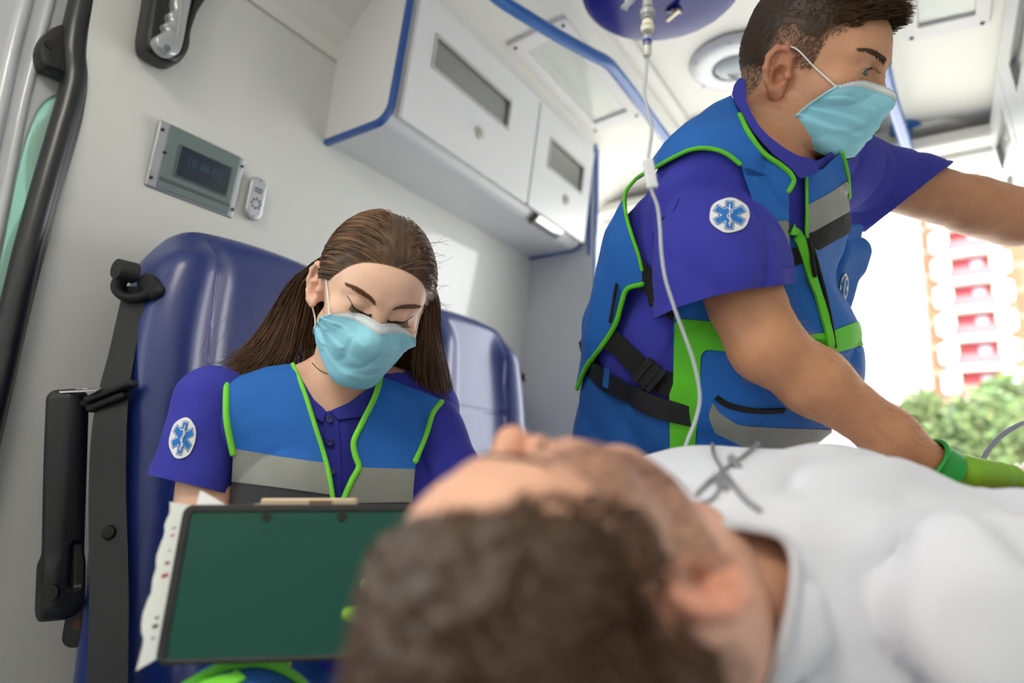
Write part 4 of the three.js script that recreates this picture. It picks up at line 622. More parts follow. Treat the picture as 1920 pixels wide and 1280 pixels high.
// ---------------------------------------------------------------- the seated woman
{
  const g = thing('person', 'seated woman in blue vest and mask, long brown hair, reading a clipboard', 'person');
  const s = 0.95, hp = pix(690, 572, 0.93), hm = camMat(18, 26, -17, hp, s), toH = inv(hm), N = pix(640, 716, 0.985), Pv = pix(652, 1290, 1.02), tm = spine(N, Pv, camDir(27)), T = (x, y, z) => V(x, y, z).applyMatrix4(tm), toT = inv(tm);
  const nb = T(0, -0.02, -0.015).applyMatrix4(hm.clone().invert()).toArray();
  const H = headField({ fem: true, jaw: 0.93, lower: 1.16, eyeUp: 0.005, tilt: 0.2, flare: 0.35, neck: [cap([0, -0.045, -0.025], nb, 0.052, 0.056)] });
  const torsoL = U(0.05, ell([0, -0.17, -0.005], [0.148, 0.2, 0.098]), cap([-0.135, -0.062, -0.012], [0.135, -0.062, -0.012], 0.05), mirx(cap([0.03, 0.0, -0.02], [0.13, -0.05, -0.015], 0.034, 0.045)), mirx(ell([0.07, -0.185, 0.062], [0.068, 0.07, 0.062])), ell([0, -0.36, -0.005], [0.13, 0.16, 0.09]), ell([0, -0.5, -0.01], [0.165, 0.13, 0.115]));
  const torso = toT(torsoL), sh = [pix(404, 752, 0.935), pix(800, 782, 1.04)], el = [pix(372, 1010, 0.86), pix(868, 1010, 0.95)], wr = [pix(505, 1040, 0.82), pix(968, 1080, 0.73)];
  const arm = (k) => U(0.02, cap(sh[k], el[k], 0.039, 0.036), cap(el[k], wr[k], 0.037, 0.024));
  const skin = skinColor('#ecc2a8', '#d98c76', { earRed: 0.35 }), headCol = (x, y, z) => skin(x, y, z), flat = () => lin('#e6b79c');
  const headGeo = net(H.full, [-0.105, -0.2, -0.135], [0.105, 0.15, 0.14], 0.0032, { color: headCol }).applyMatrix4(hm);
  const armGeo = [0, 1].map((k) => { const b = new THREE.Box3().setFromPoints([sh[k], el[k], wr[k]]).expandByScalar(0.06); return net(arm(k), b.min, b.max, 0.006, { color: flat }); });
  const chestF = grown(U(0.02, torso, toH(U(0.01, cap([0, -0.045, -0.025], nb, 0.05, 0.056)), s)), -0.004), chest = net(chestF, T(0, -0.1, 0.02).addScalar(-0.16), T(0, -0.1, 0.02).addScalar(0.17), 0.007, { color: flat });
  mesh('body', joinC([headGeo, ...armGeo, chest]), skinMat, g);
  // brows, lashes, lids: fine dark hairs on the face
  const onH = (x, y, z) => { const p = V(x, y, z); for (let i = 0; i < 25; i++) p.addScaledVector(grad(H.full, p), -H.full(p.x, p.y, p.z) * 0.8); return p; };
  for (const k of [-1, 1]) {
    const br = []; for (let i = 0; i < 480; i++) { const u = rnd(), v = rr(-1, 1), w = 0.0062 * (1 - 0.7 * u) * Math.min(1, 0.5 + 4 * u), x = 0.013 + 0.038 * u, y = 0.0405 + 0.0085 * Math.sin(Math.min(1, u * 1.15) * 2.2) + v * w, a = onH(k * x, y, 0.1 - 0.03 * u), b = onH(k * (x + 0.006), y + 0.0018 - v * 0.002, 0.1 - 0.03 * u); br.push([a, a.clone().lerp(b, 0.5).add(V(0, 0, 0.0009)), b]); }
    mesh('eyebrow', strands(br, 0.00042, 0.00018, lin('#7d5439'), 0.25).applyMatrix4(hm), hairMat, g);
    const lash = [], line = []; for (let i = 0; i <= 24; i++) { const u = i / 24, p = onH(k * (0.0175 + 0.0315 * u), 0.0255 - 0.0048 * Math.sin(u * 3.1) + 0.0035 * u * u, 0.1); line.push(p.clone().add(V(0, 0, 0.0006))); }
    const wing = line[24].clone().add(V(k * 0.008, 0.006, -0.007)); 
    for (let i = 0; i < 90; i++) { const u = Math.pow(rnd(), 0.75), q = line[Math.floor(u * 24)], L = 0.0065 + 0.005 * u; lash.push([q, q.clone().add(V(k * (u - 0.35) * 0.35 * L, -0.45 * L, 0.6 * L)), q.clone().add(V(k * (u - 0.3) * 0.9 * L, -0.35 * L, 1.05 * L))]); }
    mesh('eyelash', joinC([strands(lash, 0.0005, 0.00012, lin('#120c0a'), 0.2), strands([[...line, wing]], 0.0017, 0.0006, lin('#15100e'), 0)]).applyMatrix4(hm), hairMat, g);
  }
  mesh('ear_stud', new THREE.SphereGeometry(0.0022, 12, 8).translate(-0.082, -0.027, -0.006).applyMatrix4(hm), M.dark, g);
  // hair: combed back from the forehead, falling behind both shoulders
  const hl = hairline([[0.085, 0.1], [0.07, 0.084], [0.052, 0.054], [0.03, 0.03], [0.006, 0.024], [-0.012, 0.04], [-0.03, 0.03], [-0.045, -0.03], [-0.06, -0.07]]), hair = lin('#7d6047'), capF = (x, y, z) => H.base(x, y, z) - 0.0004 - 0.0066 * sstep(0, 0.03, y - hl(z)) - 0.0022 * sstep(0.01, 0.04, y - hl(z)) * Math.sin(x * 420 + 6 * noise(x * 30, y * 30, z * 30)) * noise(x * 60, y * 16, z * 16) - Math.max(0, 0.005 - Math.abs(y - hl(z)) * 0.3) * 0;
  const inside = (p) => p.y > hl(p.z) + 0.002 * noise(p.x * 200, p.y * 200, 1);
  const shell = clip(net(capF, [-0.11, -0.13, -0.14], [0.11, 0.16, 0.12], 0.0032), (p) => hl(p.z) - p.y); const kc = new Float32Array(shell.attributes.position.count * 3), sp = shell.attributes.position; for (let i = 0; i < sp.count; i++) { const v = 0.42 + 0.25 * noise(sp.getX(i) * 300, sp.getY(i) * 40, sp.getZ(i) * 40); kc.set([hair[0] * v, hair[1] * v, hair[2] * v], i * 3); } shell.setAttribute('color', new THREE.BufferAttribute(kc, 3)); const shellW = shell.toNonIndexed().applyMatrix4(hm);
  const st = [], gather = V(0, -0.02, -0.125), roots = scalpRoots(H.base, inside, 5200);
  for (const r of roots) { const l = []; let p = r.clone(); const up = rr(0.006, 0.0115), side = Math.sign(p.x || 1); for (let i = 0; i < 13; i++) { l.push(p.clone()); const n = grad(H.base, p), d = gather.clone().add(V(side * 0.03, 0, 0)).sub(p); d.x += side * 0.05 * Math.max(0, p.z + 0.02) / 0.1; d.y += 0.22 * Math.max(0, p.z - 0.02); d.addScaledVector(n, -d.dot(n)).normalize(); p = p.clone().addScaledVector(d, 0.0085); p.addScaledVector(n, up * Math.min(1, (i + 1) / 4) - H.base(p.x, p.y, p.z)); p.x += rr(-1, 1) * 0.0006; if (p.z < -0.1 && p.y < 0.02) break; } if (l.length > 3) st.push(l); }
  const top = strands(st, 0.0008, 0.0005, hair, 0.62).applyMatrix4(hm);
  const W = (l) => l.map((q) => pix(...q));
  const left = [W([[610, 480, 0.97], [588, 520, 1.0], [575, 570, 1.03], [562, 630, 1.04], [545, 680, 1.045], [520, 700, 1.06]]), W([[600, 490, 0.98], [570, 530, 1.02], [545, 580, 1.05], [520, 630, 1.06], [490, 672, 1.06], [452, 692, 1.06]]), W([[595, 495, 0.98], [560, 535, 1.03], [525, 585, 1.06], [492, 635, 1.07], [455, 676, 1.065], [425, 694, 1.06]])];
  const behind = [W([[600, 500, 1.02], [580, 560, 1.05], [575, 620, 1.06], [580, 690, 1.06], [590, 760, 1.06]]), W([[790, 480, 1.02], [795, 560, 1.05], [790, 640, 1.06], [770, 700, 1.06], [760, 760, 1.06]])];
  const right = [W([[788, 500, 0.98], [795, 560, 0.99], [790, 620, 0.99], [785, 680, 1.0], [790, 730, 1.03]]), W([[798, 500, 1.0], [806, 570, 1.02], [806, 640, 1.02], [818, 700, 1.02], [830, 770, 1.04], [838, 840, 1.06]]), W([[800, 500, 1.01], [812, 570, 1.04], [818, 640, 1.05], [836, 720, 1.06], [840, 800, 1.08], [846, 850, 1.09]])];
  const locks = strands([...strandsAlong(left, 1500, 0.011), ...strandsAlong(behind, 1500, 0.014), ...strandsAlong(right, 1200, 0.008)], 0.0009, 0.0004, lin('#5f442e'), 0.45);
  const fly = []; for (let k = 0; k < 26; k++) { const a = true, p = a ? pix(rr(795, 806), rr(450, 600), rr(0.92, 1.0)) : pix(rr(585, 620), rr(430, 520), rr(0.93, 1.0)), d = V(a ? 1 : -1, rr(-0.5, 0.5), rr(-0.4, 0.4)).applyMatrix3(CM).normalize(), L = rr(0.012, 0.04), c = rr(-0.4, 0.4); fly.push([0, 1, 2, 3, 4].map((i) => p.clone().addScaledVector(d, L * i / 4).add(V(0, c * L * (i / 4) ** 2, 0)))); }
  for (let k = 0; k < 60; k++) { const y = rr(600, 820), x = 560 - (y - 560) * 0.5; const p = rnd() < 0.5 ? pix(rr(400, 520), rr(560, 690), 1.06) : pix(rr(828, 842), rr(640, 830), 1.03), q = p.clone().add(V(rr(-0.03, 0.03), -rr(0.02, 0.06), rr(-0.02, 0.02))); fly.push([p, p.clone().lerp(q, 0.5).add(V(rr(-0.008, 0.008), 0, 0)), q]); }
  const hm2 = mesh('hair', joinC([shellW, top, locks, strands(fly, 0.00035, 0.0002, lin('#5d4430'), 0.3)]), hairMat, g);
  const mk = maskOn(H, hm, g, 'light blue pleated face mask with white nose band', { ph: 0.4 });
  mesh('necklace', seamOn(grown(chestF, 0.001), [[585, 680], [600, 694], [620, 702], [650, 705]], 0.0006, 24), M.dark, g);

  // polo shirt: body, sleeves, collar, placket with buttons
  const wr1 = (x, y, z) => 0.005 * fbm(x * 11, y * 9, z * 11) + 0.0026 * Math.sin(44 * (x + z) + 11 * fbm(x * 6, y * 6, z * 6)) * (0.5 + 0.5 * noise(x * 8, y * 8, z * 8 + 5)) + 0.0007 * fbm(x * 45, y * 45, z * 45) - 0.0045 * crease(x, y, z);
  const poloF0 = (x, y, z) => torso(x, y, z) - 0.003 - 0.4 * wr1(x, y, z);
  const neckHole = inPoly(smoothPts([[548, 684], [572, 738], [611, 771], [668, 748], [708, 710], [690, 640], [580, 630]], 3));
  const tB = [T(0, -0.25, 0).addScalar(-0.36), T(0, -0.25, 0).addScalar(0.36)];
  const facing = (p, n) => n.dot(CAM.clone().sub(p).normalize());
  const polo = clip(clip(net(poloF0, ...tB, 0.0075), (p, n) => { const [x, y] = toPx(p); return facing(p, n) > -0.35 ? -neckHole(x, y) * 0.001 : -0.01; }), (p) => V(0, 1, 0).dot(p.clone().sub(T(0, -0.5, 0))) > 0 && p.clone().applyMatrix4(tm.clone().invert()).y > 0.012 ? 1 : -1);
  const shirt = mesh('polo_shirt', thick(polo, 0.003), CL.polo, g);
  for (const k of [0, 1]) {
    const end = k ? pix(838, 905, 1.0) : pix(366, 915, 0.89), ax = end.clone().sub(sh[k]).normalize();
    const f = (x, y, z) => U(0.03, cap(sh[k], end.clone().addScaledVector(ax, 0.05), 0.05, 0.062))(x, y, z) - wr1(x, y, z) * 1.3;
    const f2 = k ? f : U(0.03, f, cap(pix(398, 760, 0.93), pix(347, 905, 0.89), 0.042, 0.036)), b = new THREE.Box3().setFromPoints([sh[k], end]).expandByScalar(0.12);
    const line = k ? (x, y) => y - 905 : (x, y) => y - (893 + (x - 297) * 0.235), sl = clip(net(f2, b.min, b.max, 0.006), (p) => { const [x, y] = toPx(p); return line(x, y) / 1000; });
    mesh('sleeve', thick(sl, 0.003), CL.polo, shirt);
    if (!k) { mesh('hem', thick(clip(clip(net(grown(f2, 0.0012), b.min, b.max, 0.006), (p) => { const [x, y] = toPx(p); return (line(x, y) - 1) / 1000; }), (p) => { const [x, y] = toPx(p); return (-26 - line(x, y)) / 1000; }), 0.002), CL.polo, shirt); starPatch(f2, 0.0008, 342, 821, 24.5, 39, 0.2, shirt, 'round white badge with blue star on the sleeve'); }
  }
  const colF = grown(poloF0, 0.005), colN = net(colF, T(0, -0.06, 0.05).addScalar(-0.17), T(0, -0.06, 0.05).addScalar(0.17), 0.005);
  for (const P of [[[546, 690], [560, 700], [588, 748], [611, 769], [606, 792], [582, 776], [556, 735]], [[712, 708], [690, 728], [652, 756], [617, 770], [634, 786], [688, 780], [708, 745]]]) mesh('collar', piece(colN, P, 0.003, -0.2), CL.polo, shirt);
  mesh('placket', piece(net(grown(poloF0, 0.002), T(0, -0.16, 0.09).addScalar(-0.16), T(0, -0.16, 0.09).addScalar(0.16), 0.006), [[606, 772], [632, 774], [638, 830], [642, 950], [618, 950], [612, 850]], 0.002), CL.polo, shirt);
  for (const [x, y] of [[618, 786], [619, 829], [622, 884]]) { const p = march(grown(poloF0, 0.0045), x, y), n = grad(poloF0, p); mesh('button', new THREE.LatheGeometry([[0.0001, 0.0012], [0.003, 0.0012], [0.0042, 0.0022], [0.0055, 0.0016], [0.0055, 0], [0.0001, 0]].map(([a, b]) => new THREE.Vector2(a, b)), 20).applyMatrix4(new THREE.Matrix4().makeRotationFromQuaternion(new THREE.Quaternion().setFromUnitVectors(V(0, 1, 0), n)).setPosition(p)), phys({ color: C('#20206c'), roughness: 0.3 }), shirt); }
  // vest
  const vF = (x, y, z) => smin(torso(x, y, z), toT(ell([0, -0.2, 0.03], [0.15, 0.17, 0.09]))(x, y, z), 0.06) - 0.012 - wr1(x, y, z) * 0.9, vN = net(vF, ...tB, 0.0065), vN2 = net(grown(vF, 0.0014), ...tB, 0.0065);
  const vest = new THREE.Group(); vest.name = 'vest'; g.add(vest);
  const RP = [[423, 697], [549, 681], [571, 736], [592, 802], [608, 853], [618, 895], [628, 990], [430, 990], [437, 850], [425, 788], [422, 745]], LP = [[713, 704], [830, 750], [814, 772], [800, 812], [780, 864], [776, 905], [770, 990], [640, 990], [643, 933], [660, 900], [673, 874], [668, 856], [663, 830], [678, 795], [704, 741]];
  const both = (P, Q, n, mt, k) => { const q = inPoly(Q); return mesh(n, thick(largest(clip(piece1(k ? vN2 : vN, P), (p) => { const [x, y, z] = toPx(p); return q(x, y) * z / FPX; })), 0.002), mt, vest); };
  const piece1 = (gm, P) => { const q = inPoly(P); return clip(gm, (p, n) => { const [x, y, z] = toPx(p); return Math.max(q(x, y) * z / FPX, (-0.3 - facing(p, n)) * 0.03); }); };
  const all = [[300, 600], [900, 600], [900, 1000], [300, 1000]];
  both(RP, [[300, 600], [900, 600], [900, 884], [607, 868], [520, 856], [437, 842], [300, 830]], 'front_panel', CL.vest); both(LP, [[300, 600], [900, 600], [900, 890], [777, 879], [673, 876], [600, 868]], 'front_panel', CL.vest);
  both(RP, [[300, 825], [437, 841], [520, 855], [607, 867], [640, 873], [640, 930], [620, 927], [520, 913], [437, 903], [300, 890]], 'reflective_band', CL.grey, 1); both(LP, [[640, 873], [673, 876], [777, 879], [850, 884], [850, 950], [757, 941], [655, 943], [630, 943]], 'reflective_band', CL.grey, 1);
  both(RP, [[300, 888], [437, 903], [520, 913], [620, 927], [640, 930], [640, 1000], [300, 1000]], 'mesh_panel', CL.mesh); both(LP, [[600, 943], [655, 943], [757, 941], [900, 950], [900, 1000], [600, 1000]], 'mesh_panel', CL.mesh);
  const pF = grown(vF, 0.001), pipe = (pts, r = 0.0032) => mesh('piping', seamOn(pF, pts, r, 70), CL.lime, vest);
  pipe([[549, 683], [571, 736], [592, 802], [608, 853], [618, 895], [625, 940]]); pipe([[714, 706], [704, 741], [678, 795], [663, 830], [667, 856], [673, 874], [660, 900], [643, 938]], 0.0042); pipe([[427, 699], [424, 745], [425, 788], [437, 850]], 0.0045); pipe([[828, 753], [813, 772], [800, 812], [779, 864]], 0.0042);

  // lower body: trousers over thighs, shins, shoes
  const hip = [T(-0.09, -0.52, 0.0), T(0.09, -0.52, 0.0)], kn = [pix(440, 1396, 0.63), pix(700, 1430, 0.68)], ank = kn.map((k, i) => V(k.x + (i ? 0.0 : -0.02), 0.1, k.z + 0.02));
  const legF = (x, y, z) => U(0.03, toT(ell([0, -0.5, -0.01], [0.17, 0.12, 0.12])), ...[0, 1].map((k) => U(0.02, cap(hip[k], kn[k], 0.085, 0.066), cap(kn[k], ank[k], 0.066, 0.05))))(x, y, z) - 0.006 - wr1(x, y, z) * 1.6;
  const bb = new THREE.Box3().setFromPoints([...hip, ...kn, ...ank]).expandByScalar(0.2); const trousers = mesh('trousers', net(legF, bb.min, bb.max, 0.014), CL.pants, g);
  mesh('green_stripe', strapOn(legF, [[340, 1296], [380, 1270], [430, 1248], [480, 1243], [520, 1252], [560, 1276], [590, 1310]], 0.015, 0.003, 40), CL.green, trousers); mesh('green_stripe', strapOn(legF, [[350, 1300], [400, 1285], [440, 1274], [452, 1266]], 0.014, 0.003, 20), CL.lime, trousers);
  for (const k of [0, 1]) { const a = ank[k]; const f = U(0.02, cap([a.x, 0.09, a.z], [a.x + 0.01, 0.045, a.z], 0.05, 0.045), cap([a.x, 0.04, a.z], [a.x + 0.13, 0.035, a.z + 0.02], 0.04, 0.034)); mesh('shoe', net((x, y, z) => Math.max(f(x, y, z), -y), [a.x - 0.08, -0.01, a.z - 0.08], [a.x + 0.2, 0.16, a.z + 0.1], 0.007), M.black, g); }
  // gloved hands on the clipboard
  const lh = frame(V(0.1, 1, 0.1).normalize(), camDir(-90, 4), V(0, 0, 1)); 
  { const y = pix(655, 1150, 0.575).sub(wr[1]).normalize(), z = camDir(0, 0).multiplyScalar(-1), x0 = y.clone().cross(z).normalize(), z0 = x0.clone().cross(y); mesh('glove', apply(net(handField(0.12, 0.05, 0.2), [-0.075, -0.03, -0.04], [0.09, 0.21, 0.13], 0.0042), frame(x0.clone(), y, z0).setPosition(wr[1])), CL.glove, g); }
  { const tgt = pix(520, 1110, 0.77), y = tgt.sub(wr[0]).normalize(), z = camDir(-10, 0).multiplyScalar(1), x0 = y.clone().cross(z).normalize(), z0 = x0.clone().cross(y); mesh('glove', apply(net(handField(0.12, 0.05, 0.2), [-0.075, -0.03, -0.04], [0.09, 0.21, 0.13], 0.0045), frame(x0, y, z0).setPosition(wr[0])), CL.glove, g); }
}
{ // clipboard resting on the lap, seen from its green back
  const g = thing('clipboard', 'green clipboard with black rim and metal clip, held by the seated woman', 'clipboard');
  const tl = pix(347, 947, 0.66), tr = pix(800, 945, 0.685), bl = pix(305, 1247, 0.60), x = tr.clone().sub(tl), w = x.length(); x.normalize(); const y = tl.clone().sub(bl), h = y.length(); y.normalize(); y.addScaledVector(x, -y.dot(x)).normalize(); const z = x.clone().cross(y), m = frame(x, y, z).setPosition(tl.clone().lerp(tr, 0.5).addScaledVector(y, -h / 2));
  const H2 = h / 2, W2 = w / 2;
  mesh('board', extr(poly(roundRect(-W2, -H2, W2, H2, 0.01)), 0.003, 0.0008).applyMatrix4(m), phys({ color: C('#00483d'), roughness: 0.3, specularIntensity: 0.7 }), g);
  mesh('rim', extr(poly(roundRect(-W2, -H2, W2, H2, 0.01), [roundRect(-W2 + 0.009, -H2 + 0.005, W2 - 0.009, H2 - 0.008, 0.004)]), 0.006, 0.0015).translate(0, 0, -0.0015).applyMatrix4(m), phys({ color: C('#141414'), roughness: 0.5 }), g);
  const cl = mesh('clip', merge([rbox(0.1, 0.014, 0.008, 0.002).translate(0, H2 + 0.001, -0.008), rbox(0.094, 0.05, 0.003, 0.001).translate(0, H2 - 0.026, -0.006)]).applyMatrix4(m), phys({ color: C('#b5a48e'), roughness: 0.3, metalness: 0.7 }), g);
  mesh('clip_pin', merge([new THREE.SphereGeometry(0.0045, 16, 12).scale(1.4, 0.8, 1).translate(-0.053, H2, -0.008)]).applyMatrix4(m), M.chrome, cl); mesh('clip_slot', rbox(0.024, 0.004, 0.001, 0.0004).translate(0.012, H2 + 0.003, -0.0038).applyMatrix4(m), std({ color: C('#6b4a38'), roughness: 0.5 }), cl);
  for (const k of [-0.04, 0.036]) mesh('rivet', new THREE.CylinderGeometry(0.0045, 0.005, 0.002, 20).rotateX(Math.PI / 2).translate(k, H2 - 0.013, 0.0036).applyMatrix4(m), M.dark, g);
  // sheets of paper on the far side, the outer one curled and torn along its edge
  const p = thing('paper_stack', 'loose white sheets with ragged edge, held under the green clipboard', 'paper');
  const edge = []; for (let i = 0; i <= 26; i++) { const t = i / 26; edge.push([-W2 - 0.014 - 0.006 * Math.sin(t * 3) + 0.003 * noise(t * 14, 2, 3), H2 + 0.004 - t * (2 * H2 + 0.004)]); }
  mesh('sheet', extr(poly([[W2 - 0.02, H2 - 0.012], ...[[-W2 + 0.01, H2 - 0.0]], ...edge, [-W2 - 0.018, -H2 - 0.004], [-W2 + 0.006, -H2 + 0.01], [W2 - 0.02, -H2 + 0.012]]), 0.0008).translate(0, 0, -0.004).applyMatrix4(m), std({ color: C('#dfe3e0'), roughness: 0.8 }), p);
  for (const [t, c, s] of [[0.15, '#8a8f92', 1], [0.2, '#a9605a', 1], [0.3, '#8a8f92', 0.8], [0.38, '#8c2f34', 1.3], [0.46, '#a4432f', 1.8], [0.72, '#2c2c30', 1], [0.77, '#1e1e22', 1.5], [0.84, '#7a8080', 1]]) mesh('print_mark', rbox(0.0035 * s, 0.0022 * s, 0.0003, 0.0001).rotateZ(0.3).translate(-W2 - 0.008, H2 - t * 2 * H2, -0.0031).applyMatrix4(m), std({ color: C(c), roughness: 0.8 }), p);
  mesh('sheet_corner', extr(poly([[-W2 + 0.008, H2 - 0.01], [-W2 + 0.0105, H2 + 0.0165], [-W2 + 0.045, H2 - 0.002], [-W2 + 0.05, H2 - 0.02]]), 0.0006).translate(0, 0, -0.0055).applyMatrix4(m), std({ color: C('#eef0f3'), roughness: 0.8 }), p);
}
// ---------------------------------------------------------------- the man bending over the patient
{
  const g = thing('person', 'short-haired man in blue and green medical vest and mask, leaning across the patient', 'person');
  const hp = pix(1509, 156, 0.96), hm = camMat(52, 23, 10, hp, 1.01), toH = inv(hm), face = camDir(34, 0);
  const N = pix(1438, 268, 0.97), Ch = pix(1385, 460, 1.03), Wa = pix(1330, 690, 1.11), Pv = pix(1300, 860, 1.16);
  const tm = spine(N, Wa, face), toT = inv(tm), T = (x, y, z) => V(x, y, z).applyMatrix4(tm), rot = frame(...[0, 1, 2].map((k) => new THREE.Vector3().setFromMatrixColumn(tm, k)));
  const nb = T(0, -0.02, -0.02).applyMatrix4(hm.clone().invert()).toArray();
  const H = headField({ jaw: 1.12, lower: 1.2, tilt: 0.15, flare: 0.4, open: 1.15, neck: [cap([0, -0.04, -0.03], nb, 0.062, 0.074), cap([0, -0.07, 0.03], [nb[0], nb[1] + 0.02, nb[2] + 0.03], 0.04, 0.05)] });
  const sh = [pix(1305, 352, 0.93), pix(1598, 322, 1.15)], el = [pix(1436, 650, 0.87), pix(1905, 408, 1.17)], wr = [pix(1756, 880, 0.87), pix(2110, 350, 1.24)];
  const torso = U(0.06, ell(Ch, [0.17, 0.19, 0.128], rot), cap(sh[0].clone().lerp(sh[1], 0.12), sh[1].clone().lerp(sh[0], 0.12), 0.062), cap(N, sh[0].clone().lerp(N, 0.25), 0.055, 0.06), cap(N, sh[1].clone().lerp(N, 0.25), 0.055, 0.06), ell(Wa, [0.178, 0.19, 0.142], rot), ell(Pv, [0.178, 0.16, 0.135], rot), sph(pix(1262, 470, 1.1), 0.098), sph(pix(1228, 640, 1.13), 0.115), sph(pix(1205, 800, 1.16), 0.112));
  const hlM = hairline([[0.094, 0.094], [0.078, 0.088], [0.055, 0.07], [0.035, 0.052], [0.026, 0.012], [0.004, 0.014], [-0.012, 0.042], [-0.032, 0.03], [-0.045, -0.035], [-0.07, -0.075], [-0.1, -0.08]]), beard = (x, y, z) => { const side = Math.abs(x) > 0.045; return Math.max(0, Math.min(1, 0.12 * sstep(0.02, -0.03, y))) + 0.92 * sstep(-0.012, 0.022, y - hlM(z)); };
  const skin = skinColor('#cf9a78', '#b9634c', { earRed: 0.75, beard: '#4d3726', beardAt: beard }), armC = lin('#cd9670'), armCol = (x, y, z) => mixc(armC, lin('#b97a58'), 0.35 + 0.4 * fbm(x * 40, y * 40, z * 40));
  const forearm = (k) => { const m = el[k].clone().lerp(wr[k], 0.28), o = el[k].clone().lerp(wr[k], 0.72); return U(0.025, cap(k ? sh[k] : pix(1318, 400, 0.93), el[k], k ? 0.05 : 0.058, k ? 0.048 : 0.042), cap(el[k].clone().lerp(sh[k], 0.25), el[k], 0.046, 0.041), cap(el[k], m, 0.041, 0.043), cap(m, o, 0.043, 0.033), cap(o, wr[k], 0.033, 0.026)); };
  const headGeo = net(H.full, [-0.11, -0.24, -0.16], [0.11, 0.15, 0.15], 0.0033, { color: skin }).applyMatrix4(hm);
  const armGeo = [0, 1].map((k) => { const b = new THREE.Box3().setFromPoints([sh[k], el[k], wr[k]]).expandByScalar(0.08); return net((x, y, z) => forearm(k)(x, y, z) - 0.0008 * fbm(x * 60, y * 60, z * 60), b.min, b.max, 0.0063, { color: armCol }); });
  const chestG = net(grown(torso, -0.02), N.clone().addScalar(-0.14), N.clone().addScalar(0.12), 0.007, { color: armCol });
  mesh('body', joinC([headGeo, ...armGeo, chestG]), skinMat, g);
  // fine hairs on the right forearm
  const fa = forearm(0), ah = []; for (let i = 0; i < 900; i++) { const p = el[0].clone().lerp(wr[0], rr(-0.05, 0.95)), d = V(rr(-1, 1), rr(-1, 1), rr(-1, 1)).normalize(); p.addScaledVector(d, 0.07); for (let k = 0; k < 12; k++) p.addScaledVector(grad(fa, p), -fa(p.x, p.y, p.z)); const n = grad(fa, p), t = wr[0].clone().sub(el[0]).normalize().add(V(rr(-0.5, 0.5), rr(-0.5, 0.5), rr(-0.5, 0.5))), L = rr(0.006, 0.013); ah.push([p, p.clone().addScaledVector(t, L * 0.5).addScaledVector(n, L * 0.28), p.clone().addScaledVector(t, L).addScaledVector(n, L * 0.35)]); }
  const armHair = mesh('arm_hair', strands(ah, 0.0002, 0.0001, lin('#a9754c'), 0.3), hairMat, g); armHair.userData.kind = 'stuff';
  const onH = (x, y, z) => { const p = V(x, y, z); for (let i = 0; i < 25; i++) p.addScaledVector(grad(H.full, p), -H.full(p.x, p.y, p.z) * 0.8); return p; };
  for (const k of [-1, 1]) {
    const br = []; for (let i = 0; i < 320; i++) { const u = rnd(), v = rr(-1, 1), w = 0.0046 * (1 - 0.6 * u), x = 0.012 + 0.04 * u, y = 0.0405 + 0.007 * Math.sin(Math.min(1, u * 1.1) * 2.3) + v * w, a = onH(k * x, y, 0.1 - 0.03 * u), b = onH(k * (x + 0.007), y + 0.001 - v * 0.002, 0.1 - 0.03 * u); br.push([a, a.clone().lerp(b, 0.5).add(V(0, 0, 0.0014)), b.add(V(0, 0, 0.0005))]); }
    mesh('eyebrow', strands(br, 0.0005, 0.0002, lin('#6a4d38'), 0.3).applyMatrix4(hm), hairMat, g);
    const ey = new THREE.SphereGeometry(0.0131, 32, 24).rotateX(Math.PI / 2), col = [], q = ey.attributes.position, lo = V(k * 0.1 - 0.02, -0.35, 1).normalize(); for (let i = 0; i < q.count; i++) { const c = V(q.getX(i), q.getY(i), q.getZ(i)).normalize().dot(lo); col.push(...(c > 0.985 ? [0.01, 0.01, 0.01] : c > 0.8 ? lin('#4d5a56') : lin('#c2bab2'))); } ey.setAttribute('color', new THREE.Float32BufferAttribute(col, 3));
    mesh('eye', ey.translate(k * 0.0325, 0.0235, 0.0757).applyMatrix4(hm), phys({ vertexColors: true, roughness: 0.08 }), g);
    const la = []; for (let i = 0; i < 40; i++) { const u = i / 40, p = onH(k * (0.021 + 0.025 * u), 0.0262 + 0.0022 * Math.sin(u * 3.1), 0.1); la.push([p, p.clone().add(V(k * (u - 0.4) * 0.003, -0.0006, 0.003)), p.clone().add(V(k * (u - 0.4) * 0.006, 0.0006, 0.0055))]); } mesh('eyelash', strands(la, 0.0003, 0.0001, lin('#2a1c12'), 0.2).applyMatrix4(hm), hairMat, g);
  }
  // short hair: clipped sides, longer brushed-up top that juts over the forehead
  const hl = hairline([[0.094, 0.094], [0.078, 0.088], [0.055, 0.07], [0.035, 0.052], [0.026, 0.012], [0.004, 0.014], [-0.012, 0.042], [-0.032, 0.03], [-0.045, -0.035], [-0.07, -0.075], [-0.1, -0.08]]), hair = lin('#4b3522'), inside = (p) => p.y > hl(p.z) + 0.004 * noise(p.x * 150, p.y * 150, p.z * 150);
  const capF = (x, y, z) => H.base(x, y, z) + 0.002 * (1 - sstep(0.018, 0.05, y - hl(z) + 0.004 * noise(x * 60, y * 60, z * 60))) - Math.min(0.008, 0.0006 + Math.max(0, y - 0.06) * 0.2) - 0.0008 * sstep(0.04, 0.06, y - hl(z)) * noise(x * 400, y * 400, z * 400);
  const shell = clip(net(capF, [-0.1, -0.1, -0.13], [0.1, 0.17, 0.13], 0.0034), (p) => 0.012 + hl(p.z) - p.y), kc = new Float32Array(shell.attributes.position.count * 3), sp = shell.attributes.position;
